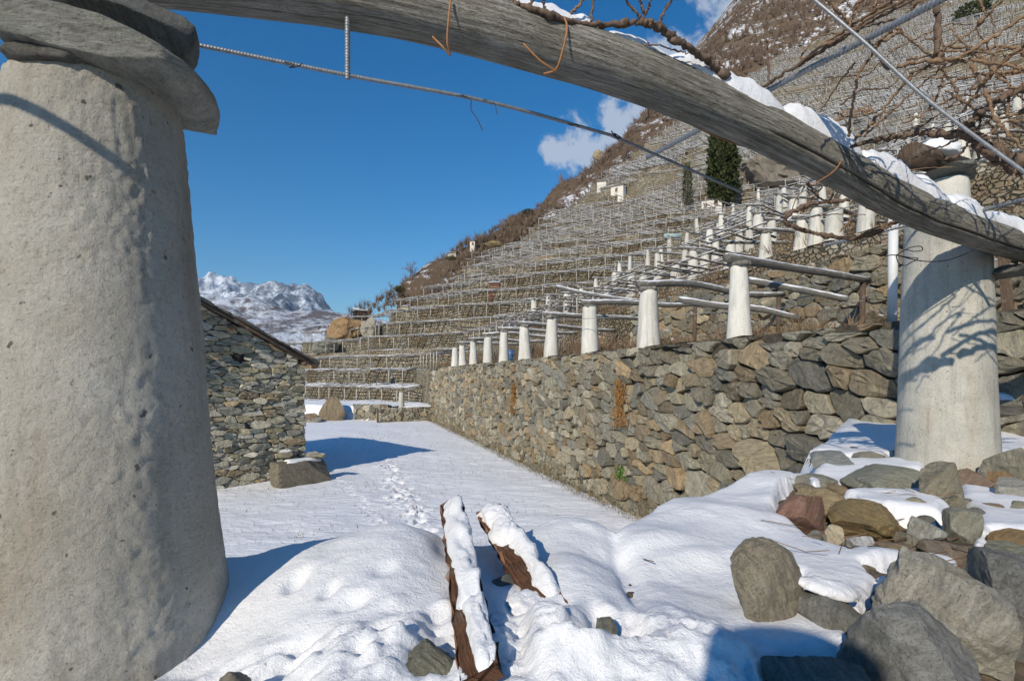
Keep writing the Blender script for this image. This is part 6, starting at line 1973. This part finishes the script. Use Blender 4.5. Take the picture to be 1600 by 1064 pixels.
# farther pillar with its capstone and log end, seen over the beam
q = np.array([P(1480, 330, 6.4)[0], 6.4, .9])
t = thing('capped_pillar', 'pale pillar with a flat capstone and log showing above the beam end', 'pillar', tuple(q + [0, 0, -.1]))
s = link('shaft', PM[1], t); s.scale = (.95, .95, 1.65)
v, f = rock_geo((.42, .34, .075), 631, 4, 8, .06, 1.0, .3, (0, -.06), .5)
part('capstone', v + q + [.02, 0, 1.62], f, M['stone'], t, True, np.tile((.25, .25, .225), (len(v), 1)))
a, b = P(1424, 243, 6.1), P(1500, 262, 7.6)
v, f, uv = tube([a, b], .145, 16)
tag(link('log_beam', mesh_of('log_beam', v - a, f, M['post'], True, None, uv), None, tuple(a)), 'sawn log end lying on the capped pillar above the beam', 'log')
snow_pad(1438, 222, 1500, 252, 6.5, 'snow on the sawn log above the capped pillar', 9, .15, (0, .15))

# twigs and dead leaves among the rubble
V = []; A, B = [], []
rr = random.Random(77)
for i in range(70):
    px, py = rr.uniform(1250, 1520), rr.uniform(775, 880)
    c = gpt(px, py); z = snow_at(*c) + rr.uniform(.0, .05)
    a = rr.uniform(0, 6.28); L_ = rr.uniform(.05, .22)
    A.append((c[0], c[1], z)); B.append((c[0] + math.cos(a) * L_, c[1] + math.sin(a) * L_ * .6, z + rr.uniform(-.01, .04)))
for (pa, pb) in [((1005, 885), (1022, 893)), ((1205, 745), (1240, 758)), ((1240, 758), (1330, 770)), ((1330, 770), (1400, 785)), ((1203, 755), (1300, 765))]:
    for p_ in range(1):
        c = gpt(*pa); d = gpt(*pb)
        A.append((c[0], c[1], snow_at(*c) + .012)); B.append((d[0], d[1], snow_at(*d) + .03))
V, Fc = bars(A, B, .003, .003)
tag(link('dead_twigs', mesh_of('dead_twigs', V, Fc, M['cane'], False)), 'dead twigs and cane scraps strewn over the rubble and snow', 'twig', None, 'stuff')

# ------------------------------------------------------------------ haze over the whole valley
hm = bpy.data.materials.new('valley_haze')
hm.use_nodes = True
ht = hm.node_tree
ht.nodes.remove(ht.nodes['Principled BSDF'])
pv_ = ht.nodes.new('ShaderNodeVolumePrincipled')
pv_.inputs['Color'].default_value = (0.55, 0.76, 1.0, 1)
pv_.inputs['Density'].default_value = 0.00003
pv_.inputs['Anisotropy'].default_value = 0.0
ht.links.new(pv_.outputs[0], ht.nodes['Material Output'].inputs['Volume'])
hv = [(x, y, z) for z in (-80, 1750) for x, y in ((-9600, -3200), (9600, -3200), (9600, 12400), (-9600, 12400))]
hz_ = link('haze', mesh_of('haze', hv, [[0, 3, 2, 1], [4, 5, 6, 7], [0, 1, 5, 4], [1, 2, 6, 5], [2, 3, 7, 6], [3, 0, 4, 7]], hm, False))
hz_['kind'] = 'stuff'
hz_['label'] = 'thin blue haze filling the valley air'
